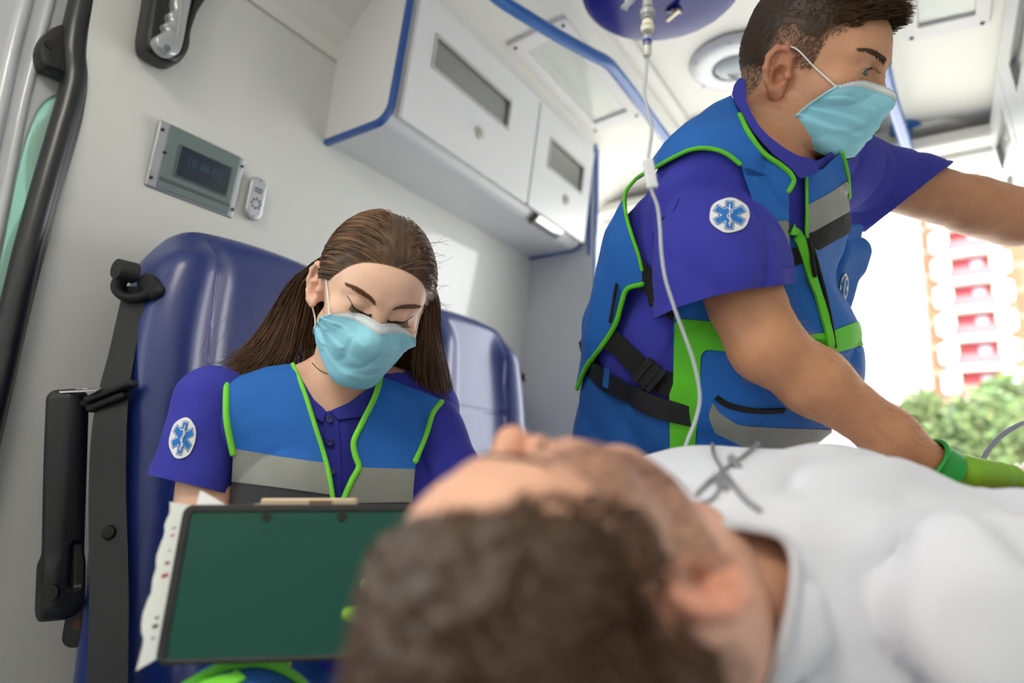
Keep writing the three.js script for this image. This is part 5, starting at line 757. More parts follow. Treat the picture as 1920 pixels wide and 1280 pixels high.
  for (let i = 0; i < sp.count; i++) { const v = 1.3 - 0.85 * sstep(0.02, 0.06, sp.getY(i) - hl(sp.getZ(i))); kc.set([hair[0] * v, hair[1] * v, hair[2] * v], i * 3); } shell.setAttribute('color', new THREE.BufferAttribute(kc, 3));
  const st = [], fade = []; for (const r of scalpRoots(H.base, inside, 15000)) { const n = grad(H.base, r), t = Math.max(0, Math.min(1, (r.y - 0.065) / 0.05)), front = Math.max(0, (r.z + 0.02) / 0.11), L = (0.003 + 0.026 * t * (0.7 + 0.9 * front)) * rr(0.7, 1.15), d = n.clone().multiplyScalar(0.5 + 0.35 * t).add(V(rr(-0.25, 0.25) + 0.15 * Math.sin(r.x * 90), t < 0.1 ? -0.75 : 0.2 + 0.35 * t, t < 0.1 ? -0.25 : 0.5 + 0.75 * front)).normalize(), l = []; for (let i = 0; i < 5; i++) { const u = i / 4; l.push(r.clone().addScaledVector(d, L * u).add(V(0, -L * 0.28 * u * u * t, L * 0.25 * u * u * t))); } (t < 0.12 ? fade : st).push(l); }
  mesh('hair', joinC([shell, strands(st, 0.00075, 0.00025, hair, 0.45), strands(fade, 0.0003, 0.00015, lin('#6a4e38'), 0.3)]).applyMatrix4(hm), hairMat, g);
  maskOn(H, hm, g, 'light blue pleated face mask seen from the side', { ph: 2.1, bc: [0, -0.076, 0.08], tc: 0.002, ts: [0.058, -0.01, 0.055] });

  // polo shirt
  const wrk = (x, y, z) => 0.005 * fbm(x * 10, y * 10, z * 10) + 0.003 * Math.sin(36 * (x - 0.6 * y + z) + 10 * fbm(x * 5, y * 5, z * 5)) * (0.5 + 0.5 * noise(x * 7, y * 7, z * 7 + 5)) + 0.0007 * fbm(x * 42, y * 42, z * 42) - 0.005 * crease(x, y, z), facing = (p, n) => n.dot(CAM.clone().sub(p).normalize());
  const poloF = (x, y, z) => torso(x, y, z) - 0.004 - wrk(x, y, z), bx = new THREE.Box3().setFromPoints([N, Ch, Wa, Pv, ...sh]).expandByScalar(0.24), B = [bx.min, bx.max];
  const neckCut = inPoly(smoothPts([[1384, 150], [1396, 196], [1440, 262], [1490, 296], [1530, 302], [1580, 260], [1560, 120], [1440, 80]], 3)), upT = tm.clone().invert();
  const polo = clip(net(poloF, ...B, 0.0085), (p, n) => { const [x, y] = toPx(p); const q = p.clone().applyMatrix4(upT); return Math.max(facing(p, n) > -0.4 ? -neckCut(x, y) * 0.001 : -1, q.y > 0.02 && Math.hypot(q.x, q.z) < 0.085 ? 1 : -1); });
  const shirt = mesh('polo_shirt', thick(polo, 0.003), CL.polo, g);
  const slv = [ (x, y, z) => U(0.03, cap(pix(1312, 385, 0.93), pix(1342, 500, 0.9), 0.073, 0.086), cap(pix(1342, 500, 0.9), pix(1352, 600, 0.885), 0.088, 0.092))(x, y, z) - wrk(x, y, z) * 1.3, (x, y, z) => U(0.03, cap(sh[1].clone().lerp(sh[0], 0.1), pix(1690, 362, 1.16), 0.079, 0.071), cap(pix(1700, 366, 1.16), pix(1790, 386, 1.165), 0.07, 0.074), cap(pix(1640, 385, 1.15), pix(1680, 385, 1.15), 0.05, 0.06))(x, y, z) - 0.003 * Math.sin(70 * ((x - sh[1].x) * 0.8 - (z - sh[1].z) * 0.6)) * fbm(x * 9 + 4, y * 9, z * 9) - wrk(x, y, z)];
  const hemL = [(x, y) => { const P = [[1190, 604], [1225, 596], [1275, 573], [1340, 553], [1400, 541], [1478, 532], [1520, 528]]; for (let i = 1; i < P.length; i++) if (x < P[i][0] || i === P.length - 1) { const t = (x - P[i - 1][0]) / (P[i][0] - P[i - 1][0]); return y - (P[i - 1][1] + (P[i][1] - P[i - 1][1]) * t); } }, (x, y) => (x - 1768) * 0.62 + (y - 320) * 0.78 + 0.0 ];
  hemL[1] = (x, y) => { const ax = 1768, ay = 318, bx2 = 1626, by2 = 432, dx = bx2 - ax, dy = by2 - ay, l = Math.hypot(dx, dy); return ((x - ax) * dy - (y - ay) * dx) / l; };
  slv.forEach((f, k) => { const b = new THREE.Box3().setFromPoints(k ? [sh[1], pix(1800, 390, 1.17)] : [sh[0], pix(1352, 620, 0.88), N]).expandByScalar(0.12), gm = net(f, b.min, b.max, 0.006); const s0 = mesh('sleeve', thick(clip(gm, (p) => { const [x, y] = toPx(p); return hemL[k](x, y) / 1000; }), 0.003), CL.polo, shirt);
    if (!k) { const g2 = net(grown(f, 0.0014), b.min, b.max, 0.006), w = (p) => { const [x, y] = toPx(p); return hemL[0](x, y); }; mesh('hem', thick(clip(clip(g2, (p) => (w(p) - 1) / 1000), (p) => (-30 - w(p)) / 1000), 0.002), CL.polo, s0); starPatch(f, 0.0008, 1368, 403, 38, 32.5, 0.02, s0, 'round white badge with blue six-armed star on the sleeve'); mesh('seam', seamOn(grown(f, 0.0004), [[1222, 470], [1224, 440], [1240, 410], [1262, 395], [1272, 372]], 0.0012, 30), CL.polo, s0); } });
  // collar standing round the neck
  const neckF = toH(U(0.02, cap([0, -0.04, -0.03], nb, 0.061, 0.068), cap([0, -0.07, 0.03], [nb[0], nb[1] + 0.02, nb[2] + 0.03], 0.04, 0.05)), 1.03), colF = (x, y, z) => smin(smin(neckF(x, y, z), torso(x, y, z), 0.05) - 0.012, sph(N, 0.05)(x, y, z), 0.03), cb = [N.clone().addScalar(-0.2), N.clone().addScalar(0.2)], colN = net(colF, ...cb, 0.0048), colN2 = net(grown(colF, 0.006), ...cb, 0.0048);
  mesh('collar', piece(colN2, [[1386, 146], [1397, 150], [1400, 190], [1424, 236], [1458, 268], [1498, 292], [1529, 300], [1534, 322], [1520, 328], [1500, 334], [1486, 318], [1450, 288], [1414, 248], [1392, 212], [1372, 176]], 0.004, -0.4, 2), CL.polo, shirt);
  // vest
  const vest = new THREE.Group(); vest.name = 'vest'; g.add(vest);
  const bag = ell(T(0.03, -0.34, 0.11), [0.15, 0.13, 0.09], rot), back = ell(T(-0.02, -0.3, -0.1), [0.15, 0.26, 0.07], rot), vF = (x, y, z) => U(0.05, torso, bag, back)(x, y, z) - 0.013 - wrk(x, y, z) * 1.3, vN = net(vF, ...B, 0.0072), vN2 = net(grown(vF, 0.0016), ...B, 0.0072), vN3 = net(grown(vF, 0.0034), ...B, 0.0072);
  const pieceOn = (gm, P, Q) => { const q = inPoly(P), r = Q ? inPoly(Q) : null; return thick(largest(clip(gm, (p, n) => { const [x, y, z] = toPx(p), k = z / FPX; return Math.max(q(x, y) * k, r ? r(x, y) * k : -1, (-0.35 - facing(p, n)) * 0.03); })), 0.0025); };
  const hole = [[1387, 307], [1360, 287], [1329, 278], [1297, 280], [1257, 298], [1226, 316], [1190, 338], [1172, 363], [1174, 403], [1184, 439], [1198, 481], [1204, 506]], low = [[1204, 533], [1176, 542], [1166, 567], [1157, 599], [1146, 622], [1128, 649], [1098, 690], [1082, 728]];
  const neck = [[1387, 215], [1405, 251], [1432, 287], [1463, 309], [1483, 327], [1488, 340], [1479, 358]];
  mesh('shoulder_panel', pieceOn(vN, [[1372, 178], [1300, 210], [1240, 255], [1180, 310], [1190, 338], ...hole.slice(0, 6).reverse(), [1400, 330], [1440, 330], ...neck.slice(0, 4).reverse()]), CL.vest, vest);
  mesh('back_panel', pieceOn(vN, [[1226, 316], [1215, 300], [1170, 320], [1130, 380], [1090, 560], [1030, 740], ...low.slice().reverse(), ...hole.slice(5).reverse()]), CL.vest, vest);
  mesh('front_panel', pieceOn(vN, [[1387, 307], [1440, 330], ...neck.slice(3), [1480, 430], [1503, 470], [1532, 540], [1550, 600], [1558, 660], [1562, 880], [1262, 880], [1262, 598], [1300, 520], [1400, 520], [1420, 400]]), CL.vest, vest);
  mesh('front_panel', pieceOn(vN, [[1512, 322], [1513, 440], [1530, 470], [1551, 560], [1565, 640], [1562, 880], [1720, 880], [1720, 520], [1640, 450], [1600, 440], [1594, 400], [1590, 331], [1579, 284], [1560, 300], [1542, 318]]), CL.vest, vest);
  const RF = [[1262, 300], [1479, 300], [1480, 430], [1503, 470], [1532, 540], [1550, 600], [1558, 660], [1562, 880], [1262, 880]];
  mesh('reflective_band', pieceOn(vN2, [[1400, 430], [1440, 418], [1479, 412], [1481, 463], [1450, 470], [1400, 480]]), CL.grey, vest); mesh('black_band', pieceOn(vN2, [[1400, 480], [1450, 470], [1481, 463], [1500, 466], [1512, 492], [1480, 502], [1400, 512]]), CL.black, vest);
  mesh('reflective_band', pieceOn(vN2, [[1513, 386], [1560, 360], [1591, 338], [1594, 396], [1513, 441]]), CL.grey, vest); mesh('black_band', pieceOn(vN2, [[1513, 441], [1594, 396], [1598, 434], [1534, 470], [1527, 464]]), CL.black, vest);
  mesh('green_band', pieceOn(vN2, [[1265, 598], [1345, 603], [1420, 615], [1562, 640], [1562, 668], [1460, 670], [1325, 655], [1314, 664], [1312, 740], [1302, 850], [1256, 850], [1255, 738], [1262, 720]]), CL.green, vest); mesh('green_band', pieceOn(vN2, [[1500, 630], [1558, 622], [1640, 590], [1640, 640], [1566, 662], [1500, 668]]), CL.green, vest);
  const pk = mesh('lower_pocket', pieceOn(vN3, [[1316, 664], [1330, 657], [1470, 672], [1560, 690], [1560, 850], [1304, 850], [1312, 740]]), CL.vest, vest); mesh('pocket_zip', strapOn(grown(vF, 0.0036), [[1343, 744], [1362, 757], [1392, 766], [1430, 770], [1470, 768]], 0.008, 0.003), CL.black, pk); mesh('pocket_band', pieceOn(net(grown(vF, 0.0048), ...B, 0.0085), [[1334, 752], [1350, 775], [1385, 798], [1440, 802], [1560, 806], [1560, 846], [1420, 850], [1340, 812], [1328, 780]]), CL.grey, pk);
  const pF = grown(vF, 0.0008), pipe = (pts, r) => mesh('piping', seamOn(pF, pts, r, 90), CL.green, vest);
  pipe(hole, 0.003); pipe(low, 0.0042); pipe(neck, 0.0034); pipe([[1512, 330], [1513, 400], [1513, 440], [1519, 455], [1528, 472]], 0.0022); 
  pipe([[1579, 286], [1586, 310], [1590, 331], [1593, 370]], 0.0028);
  mesh('zip_flap', strapOn(grown(vF, 0.002), [[1481, 428], [1496, 444], [1507, 470], [1518, 510], [1533, 555], [1546, 600], [1555, 640], [1559, 680]], 0.0135, 0.004, 60), CL.green, vest); mesh('zip', seamOn(grown(vF, 0.005), [[1516, 448], [1526, 470], [1537, 510], [1550, 560], [1560, 610], [1566, 650]], 0.0024, 50), CL.black, vest); mesh('zip_puller', merge([tube([[1517, 452], [1521, 470], [1524, 490], [1528, 516]].map(([x, y]) => march(grown(vF, 0.0085), x, y)), 0.0032, 20, 8)]), CL.black, vest);
  mesh('zip_puller', tube([[1156, 534], [1152, 556], [1148, 580], [1144, 603]].map(([x, y]) => march(grown(vF, 0.006), x, y)), 0.0028, 20, 8), CL.black, vest);
  { // breast pocket standing off the chest
    const c = pix(1562, 520, 1.04), f = U(0.012, rbx(c, [0.042, 0.068, 0.026], 0.016, rot), rbx(c.clone().add(V(0.012, 0.028, 0.012)), [0.046, 0.026, 0.03], 0.014, rot)), ff = (x, y, z) => f(x, y, z) - wrk(x, y, z); const P = [[1536, 466], [1598, 434], [1619, 468], [1613, 494], [1592, 510], [1588, 540], [1590, 566], [1595, 588], [1572, 584], [1552, 560], [1540, 520]];
    const nn = net(ff, c.clone().addScalar(-0.14), c.clone().addScalar(0.14), 0.0045); const pkt = mesh('breast_pocket', nn, CL.vest, vest); const fl = extr(poly(roundRect(-0.045, -0.036, 0.046, 0.034, 0.008)), 0.006, 0.0025), fm = rot.clone().setPosition(pix(1577, 462, 0.995)); mesh('flap', fl.rotateX(-0.12).applyMatrix4(fm), CL.vest, pkt);
    starPatch(ff, 0.001, 1583, 540, 8, 27, 0.1, pkt, 'round white badge seen edge-on on the pocket'); }
  const strap = (pts, w, nm) => mesh(nm, strapOn(grown(vF, -0.004), pts, w, 0.003, 50), CL.black, vest);
  strap([[1197, 506], [1218, 530], [1240, 552], [1268, 580], [1290, 604]], 0.036, 'side_strap'); strap([[1134, 626], [1160, 648], [1188, 676], [1212, 700], [1238, 714], [1266, 724]], 0.036, 'side_strap');
  for (const [x, y, a] of [[1246, 562, -0.7], [1218, 702, -0.6]]) { const p = march(grown(vF, 0.0), x, y), n = grad(vF, p), u = V(Math.cos(a), Math.sin(a), 0).applyMatrix3(CM), m = frame(u.clone().addScaledVector(n, -u.dot(n)).normalize(), n.clone().cross(u.clone().addScaledVector(n, -u.dot(n)).normalize()), n).setPosition(p); mesh('buckle', merge([rbox(0.036, 0.044, 0.008, 0.003).translate(0, 0, 0.003), rbox(0.006, 0.046, 0.012, 0.003).translate(-0.008, 0, 0.004), rbox(0.006, 0.046, 0.012, 0.003).translate(0.006, 0, 0.004)]).applyMatrix4(m), M.black, vest); }
  // trousers, belt, shoes
  const hipL = [V(Pv.x - 0.1, Pv.y - 0.03, Pv.z + 0.06), V(Pv.x - 0.12, Pv.y - 0.03, Pv.z - 0.12)], kn = hipL.map((p, i) => V(-0.6, 0.5, p.z + (i ? -0.06 : 0.03))), an = kn.map((p) => V(-0.58, 0.1, p.z));
  const legs = (x, y, z) => U(0.05, torso, ...[0, 1].map((k) => U(0.03, cap(hipL[k], kn[k], 0.085, 0.066), cap(kn[k], an[k], 0.066, 0.052))))(x, y, z) - 0.013 - wrk(x, y, z) * 1.2;
  const lb = new THREE.Box3().setFromPoints([...hipL, ...kn, ...an, Wa, Pv]).expandByScalar(0.24), line = (x, y) => y - (692 + (x - 1085) * 0.2), upw = Wa.clone(); const wn = N.clone().sub(Wa).normalize(), wl = march(poloF, 1150, 706).sub(Wa).dot(wn);
  const tr = mesh('trousers', clip(net(legs, lb.min, lb.max, 0.0135), (p) => p.clone().sub(Wa).dot(wn) - wl), CL.pants, g);
  const bf = grown(legs, 0.001), bp = []; for (let i = 0; i < 24; i++) { const a = i / 24 * 6.2832, p = Wa.clone().addScaledVector(wn, wl - 0.008), d = V(Math.cos(a), 0, Math.sin(a)); d.addScaledVector(wn, -d.dot(wn)).normalize(); for (let k = 0; k < 40; k++) p.addScaledVector(d, Math.max(-0.02, -bf(p.x, p.y, p.z)) * 0.8); bp.push(p); }
  mesh('belt', ribbon(new THREE.CatmullRomCurve3(bp, true, 'centripetal'), 0.034, 0.004, (p) => grad(legs, p), 90), std({ color: C('#1d1d20'), roughness: 0.45 }), tr);
  mesh('belt_loop', strapOn(grown(legs, 0.005), [[1140, 690], [1138, 708], [1136, 726]], 0.012, 0.002, 12), CL.pants, tr);
  for (const a of an) { const f = U(0.02, cap([a.x, 0.09, a.z], [a.x + 0.01, 0.045, a.z], 0.05, 0.045), cap([a.x, 0.04, a.z], [a.x + 0.17, 0.035, a.z], 0.042, 0.036)); mesh('shoe', net((x, y, z) => Math.max(f(x, y, z), -y), [a.x - 0.08, -0.01, a.z - 0.08], [a.x + 0.25, 0.16, a.z + 0.08], 0.007), M.black, g); }
  // gloves
  { const y = pix(1935, 905, 0.9).sub(wr[0]).normalize(), z = V(0.05, -1, 0.1), x0 = y.clone().cross(z).normalize(), z0 = x0.clone().cross(y), m = frame(x0, y, z0).setPosition(wr[0].clone().addScaledVector(y, 0.01)), gl = mesh('glove', apply(net(grown(handField(0.5, 0.04, 0.5), 0.002), [-0.08, -0.03, -0.05], [0.1, 0.22, 0.14], 0.0042), m.clone()), CL.glove, g);
    const ax = wr[0].clone().sub(el[0]).normalize(), cm = frame(...(() => { const a = ax.clone().cross(V(0, 1, 0)).normalize(); return [a, ax, a.clone().cross(ax)]; })()).setPosition(wr[0].clone().addScaledVector(ax, -0.004)); mesh('glove_cuff', merge([new THREE.CylinderGeometry(0.036, 0.034, 0.03, 36, 1, true).translate(0, 0.0, 0), new THREE.TorusGeometry(0.034, 0.003, 10, 40).rotateX(Math.PI / 2).translate(0, -0.015, 0), new THREE.CylinderGeometry(0.0355, 0.0335, 0.001, 36).translate(0, 0.012, 0)]).applyMatrix4(cm), CL.gloveC, gl); }
  { const y = V(0.25, 0.1, -1).normalize(), z = V(0, -1, -0.2), x0 = y.clone().cross(z).normalize(), z0 = x0.clone().cross(y); mesh('glove', apply(net(grown(handField(0.7, 0.04, 0.7), 0.002), [-0.08, -0.03, -0.05], [0.1, 0.22, 0.14], 0.0045), frame(x0, y, z0).setPosition(wr[1])), CL.glove, g); }
}
// ---------------------------------------------------------------- stretcher and the patient lying on it
{
  const g = thing('stretcher', 'ambulance stretcher with white sheet under the lying patient', 'stretcher');
  mesh('mattress', boxAt(-0.43, 0.08, 0.58, 0.655, -2.15, -0.1, 0.03), std({ color: C('#e8eaee'), roughness: 0.85, bumpMap: weave, bumpScale: 0.0003 }), g);
  mesh('deck', boxAt(-0.43, 0.08, 0.54, 0.58, -2.15, -0.1, 0.01), M.steel, g);
  for (const x of [-0.4, 0.05]) for (const z of [-0.3, -1.9]) mesh('leg', tube([V(x, 0.55, z), V(x, 0.08, z + 0.05)], 0.018, 8, 12), M.steel, g);
  for (const x of [-0.4, 0.05]) for (const z of [-0.25, -1.85]) mesh('wheel', new THREE.CylinderGeometry(0.06, 0.06, 0.03, 32).rotateZ(Math.PI / 2).translate(x, 0.06, z), M.black, g);
}
{
  const g = thing('person', 'patient lying face up in white T-shirt, large and blurred in the foreground', 'person');
  const hm = new THREE.Matrix4().makeBasis(V(-0.8646, -0.4739, -0.1669), V(-0.0961, -0.17, 0.9807), V(-0.4932, 0.864, 0.1015)).setPosition(-0.1767, 0.7909, -0.3552), toH = inv(hm), inH = hm.clone().invert();
  const L = (x, y, z) => V(x, y, z).applyMatrix4(inH).toArray();
  const H = headField({ jaw: 1.06, tilt: 0.1, flare: 0.55, neck: [cap([0, -0.035, -0.03], L(-0.165, 0.765, -0.56), 0.06, 0.066), cap([0, -0.07, 0.02], L(-0.165, 0.80, -0.54), 0.042, 0.05)] });
  const rib = U(0.06, ell([-0.17, 0.772, -0.79], [0.185, 0.118, 0.27]), cap([-0.33, 0.752, -0.6], [-0.01, 0.765, -0.6], 0.068), cap([-0.165, 0.765, -0.52], [-0.16, 0.77, -0.62], 0.07, 0.09), ell([-0.165, 0.75, -1.02], [0.178, 0.096, 0.23]), ell([-0.17, 0.73, -1.26], [0.175, 0.088, 0.16]));
  const chestX = (x, y, z) => smin(rib(x, y, z), U(0.04, ell([-0.25, 0.81, -0.75], [0.09, 0.08, 0.11]), ell([-0.09, 0.81, -0.75], [0.09, 0.08, 0.11]))(x, y, z), 0.06);
  const sh = [V(0.012, 0.77, -0.62), V(-0.34, 0.748, -0.61)], el = [V(0.09, 0.79, -0.9), V(-0.42, 0.70, -0.9)], wr = [pix(1868, 905, 1.05), V(-0.36, 0.72, -1.14)];
  const arm = (k) => U(0.02, cap(sh[k], el[k], 0.056, 0.046), cap(el[k], el[k].clone().lerp(wr[k], 0.3), 0.046, 0.044), cap(el[k].clone().lerp(wr[k], 0.3), wr[k], 0.044, 0.029));
  const hlP = hairline([[0.094, 0.11], [0.078, 0.108], [0.055, 0.088], [0.04, 0.068], [0.026, 0.01], [0.004, 0.012], [-0.012, 0.044], [-0.032, 0.03], [-0.045, -0.03], [-0.07, -0.07], [-0.1, -0.075]]), beardAt = (x, y, z) => { const a = Math.abs(x); return Math.max(0, Math.min(1, (y < 0.03 && y > -0.075 && a > 0.03 && z > -0.01 && z < 0.085 ? 0.8 : 0) + (y < -0.03 && y > -0.1 && z > 0.04 ? 0.3 : 0) + 0.85 * sstep(-0.015, 0.02, y - hlP(z)))); };
  const skin = skinColor('#e3b196', '#c4614f', { earRed: 0.65, beard: '#6b4a38', beardAt }), armC = lin('#d6a084'), armCol = () => armC;
  const headGeo = net(H.full, [-0.115, -0.24, -0.14], [0.115, 0.15, 0.15], 0.003, { color: skin }).applyMatrix4(hm);
  const armGeo = [0, 1].map((k) => { const b = new THREE.Box3().setFromPoints([sh[k], el[k], wr[k]]).expandByScalar(0.07); return net(arm(k), b.min, b.max, 0.006, { color: armCol }); });
  const chestG = net(grown(chestX, -0.006), [-0.4, 0.6, -0.85], [0.1, 0.95, -0.44], 0.007, { color: armCol });
  const hand = (k, y, z, curl) => { const x0 = y.clone().cross(z).normalize(); return apply(net(handField(curl, 0.03, 0.5), [-0.08, -0.03, -0.05], [0.1, 0.22, 0.14], 0.0045, { color: armCol }), frame(x0, y, x0.clone().cross(y)).setPosition(wr[k])); };
  const hy = pix(1925, 862, 1.2).sub(wr[0]).normalize();
  mesh('body', joinC([headGeo, ...armGeo, chestG, hand(0, hy, V(0, -1, 0.2), 0.75), hand(1, V(0.3, 0, -1).normalize(), V(0, -1, 0), 0.3)]), skinMat, g);
  const onH = (x, y, z) => { const p = V(x, y, z); for (let i = 0; i < 25; i++) p.addScaledVector(grad(H.full, p), -H.full(p.x, p.y, p.z) * 0.8); return p; };
  for (const k of [-1, 1]) { const br = []; for (let i = 0; i < 240; i++) { const u = rnd(), v = rr(-1, 1), x = 0.012 + 0.04 * u, y = 0.041 + 0.007 * Math.sin(Math.min(1, u * 1.1) * 2.3) + v * 0.005 * (1 - 0.6 * u), a = onH(k * x, y, 0.1 - 0.03 * u), b = onH(k * (x + 0.007), y + 0.001, 0.1 - 0.03 * u); br.push([a, a.clone().lerp(b, 0.5).add(V(0, 0, 0.0014)), b]); } mesh('eyebrow', strands(br, 0.0005, 0.0002, lin('#54392a'), 0.3).applyMatrix4(hm), hairMat, g);
    const la = []; for (let i = 0; i < 40; i++) { const u = i / 40, p = onH(k * (0.02 + 0.026 * u), 0.0195 - 0.003 * Math.sin(u * 3.1), 0.1); la.push([p, p.clone().add(V(0, -0.002, 0.002)), p.clone().add(V(k * (u - 0.4) * 0.004, -0.003, 0.006))]); } mesh('eyelash', strands(la, 0.0003, 0.0001, lin('#2a1c12'), 0.2).applyMatrix4(hm), hairMat, g); }
  const hl = hairline([[0.094, 0.122], [0.08, 0.117], [0.066, 0.086], [0.056, 0.046], [0.046, 0.022], [0.028, 0.0], [0.004, 0.012], [-0.012, 0.044], [-0.032, 0.03], [-0.045, -0.03], [-0.07, -0.07], [-0.1, -0.075]]), hair = lin('#5f4837'), inside = (p) => p.y > hl(p.z) + 0.004 * noise(p.x * 150, p.y * 150, p.z * 150);
  const capF = (x, y, z) => H.base(x, y, z) - Math.min(0.012, 0.001 + Math.max(0, y - 0.05) * 0.16) - 0.016 * sstep(0, 0.07, x) * sstep(0.02, 0.06, y) * (1 - sstep(0.0, 0.05, z)) - 0.003 * noise(x * 120, y * 120, z * 120);
  const shell = clip(net(capF, [-0.11, -0.1, -0.13], [0.11, 0.17, 0.13], 0.0036), (p) => hl(p.z) + 0.004 * noise(p.x * 200, p.y * 200, p.z * 200) + 0.003 + 0.04 * sstep(-0.02, -0.05, p.x) - p.y), kc = new Float32Array(shell.attributes.position.count * 3); for (let i = 0; i < kc.length; i += 3) { const v = 0.55; kc.set([hair[0] * v, hair[1] * v, hair[2] * v], i); } shell.setAttribute('color', new THREE.BufferAttribute(kc, 3));
  const st = []; for (const r of scalpRoots(H.base, inside, 7000)) { const n = grad(H.base, r), t = Math.max(0, Math.min(1, (r.y - 0.03) / 0.05)) * (r.x < -0.03 ? 0.55 : 1), L = (0.006 + 0.046 * t * (1 - 0.85 * sstep(0.0, 0.06, r.z))) * rr(0.6, 1.2), tw = noise(r.x * 45, r.y * 45, r.z * 45) * 3, d = n.clone().multiplyScalar(0.55).add(V(0.4 * Math.sin(tw * 2), t < 0.15 ? -0.4 : 0.45 + 0.25 * Math.cos(tw), t < 0.15 ? -0.5 : 0.2 * Math.cos(tw * 2) - 0.65)).normalize(), l = []; for (let i = 0; i < 7; i++) { const u = i / 6; l.push(r.clone().addScaledVector(d, L * u).add(V(0.006 * t * Math.sin(u * 6 + tw), -L * 0.3 * u * u * t, 0.006 * t * Math.cos(u * 6 + tw)))); } st.push(l); }
  mesh('hair', joinC([shell, strands(st, 0.0009, 0.0004, hair, 0.5)]).applyMatrix4(hm), hairMat, g);
  // T-shirt with folds, sleeves and neckline
  const fold =  (x, y, z) => (0.036 * Math.pow(Math.abs(Math.sin(24 * (x * 0.9 + 0.5 * z) + 6 * fbm(x * 5, y * 5, z * 5))), 0.85) - 0.018) * Math.max(0.1, Math.min(1, (x + 0.15) * 7)) * (0.75 + 0.4 * fbm(x * 4 + 3, y * 4, z * 4)) + 0.003 * fbm(x * 14, y * 14, z * 14), shf = (x, y, z) => smin(chestX(x, y, z), U(0.03, ...[0, 1].map((k) => cap(sh[k], el[k].clone().lerp(sh[k], 0.12), 0.066, 0.074)))(x, y, z), 0.04) - 0.007 - fold(x, y, z);
  const nc = V(-0.165, 0.78, -0.545), nd = V(-0.02, -0.3, 0.95).normalize(), ring = (p) => { const q = p.clone().sub(nc), a = q.dot(nd), r = q.clone().addScaledVector(nd, -a).length(); return a > -0.035 + 0.25 * Math.max(0, q.y - 0.02) ? (a > 0.0 ? 0.2 : 0.084 - r) : -0.01; };
  const neckL = inPoly(smoothPts([[1210, 862], [1262, 900], [1300, 940], [1335, 982], [1400, 986], [1468, 1006], [1488, 1040], [1490, 1110], [1470, 1200], [1440, 1300], [1200, 1300], [1100, 1000], [1150, 850]], 3));
  const tee = clip(clip(net(shf, [-0.52, 0.6, -1.35], [0.22, 0.95, -0.46], 0.009), (p) => -1.2 - p.z + 0.01 * Math.sin(p.x * 40)), (p, n) => { const [x, y, z] = toPx(p); return n.dot(CAM.clone().sub(p)) > -0.1 * z ? -neckL(x, y) * z / FPX : (p.z > -0.55 && Math.hypot(p.x + 0.165, p.y - 0.77) < 0.09 ? 0.01 : -0.01); });
  const shirt = mesh('t_shirt', thick(clip(tee, (p) => { let d = -1; for (let k = 0; k < 2; k++) { const ax = el[k].clone().sub(sh[k]), l = ax.length(), t = p.clone().sub(sh[k]).dot(ax) / l / l, off = p.clone().sub(sh[k]).addScaledVector(ax, -t).length(); if (off < 0.11 && (k ? p.x < -0.345 : p.x > 0.03) && p.z < -0.62) d = Math.max(d, t - 0.84); } return d; }), 0.002), CL.white, g);
  mesh('neck_band', tube([[1232, 884], [1265, 902], [1302, 940], [1336, 982], [1400, 987], [1468, 1007], [1487, 1040], [1489, 1110], [1470, 1200], [1442, 1290]].map(([x, y]) => march(grown(shf, 0.001), x, y, 0.3, 1)), 0.004, 80, 8), CL.white, shirt);
  const hips = [V(-0.26, 0.745, -1.3), V(-0.08, 0.745, -1.3)], knee = [V(-0.27, 0.74, -1.7), V(-0.07, 0.74, -1.7)], ank = [V(-0.27, 0.715, -2.06), V(-0.07, 0.715, -2.06)];
  const lf = (x, y, z) => U(0.03, ell([-0.17, 0.728, -1.26], [0.172, 0.084, 0.16]), ...[0, 1].map((k) => U(0.03, cap(hips[k], knee[k], 0.088, 0.065), cap(knee[k], ank[k], 0.065, 0.045))))(x, y, z) - 0.004 * fbm(x * 10, y * 10, z * 10);
  mesh('trousers', clip(net(lf, [-0.42, 0.6, -2.15], [0.08, 0.9, -1.05], 0.014), (p) => p.z + 1.16), cloth('#3c4048'), g);
  for (const a of ank) mesh('shoe', net(U(0.02, cap([a.x, 0.71, a.z - 0.03], [a.x, 0.7, a.z - 0.05], 0.045), cap([a.x, 0.71, a.z - 0.06], [a.x, 0.77, a.z - 0.07], 0.042, 0.032)), [a.x - 0.07, 0.63, a.z - 0.14], [a.x + 0.07, 0.88, a.z + 0.05], 0.007), M.black, g);
  // monitoring leads lying across the chest
  const cd = thing('monitor_lead', 'thin grey monitor leads crossing on the white T-shirt chest', 'cable'), cm2 = std({ color: C('#85888f'), roughness: 0.45 }), on = (pts, r) => tube(pts.map(([x, y]) => march(grown(shf, r * 0.9), x, y, 0.3, 1.2)), r, 90, 8);
  mesh('lead', on([[1296, 938], [1330, 902], [1358, 880], [1392, 856], [1422, 830]], 0.002), cm2, cd); mesh('lead', on([[1336, 832], [1338, 850], [1352, 876], [1372, 904], [1400, 938], [1424, 956]], 0.002), cm2, cd); mesh('lead', on([[1300, 942], [1330, 938], [1350, 912], [1358, 892]], 0.0016), cm2, cd);
  for (const [x, y] of [[1378, 868], [1352, 904]]) mesh('clip', new THREE.CapsuleGeometry(0.004, 0.01, 4, 10).rotateZ(0.6).translate(...march(grown(shf, 0.004), x, y, 0.3, 1.2).toArray()), cm2, cd);
}
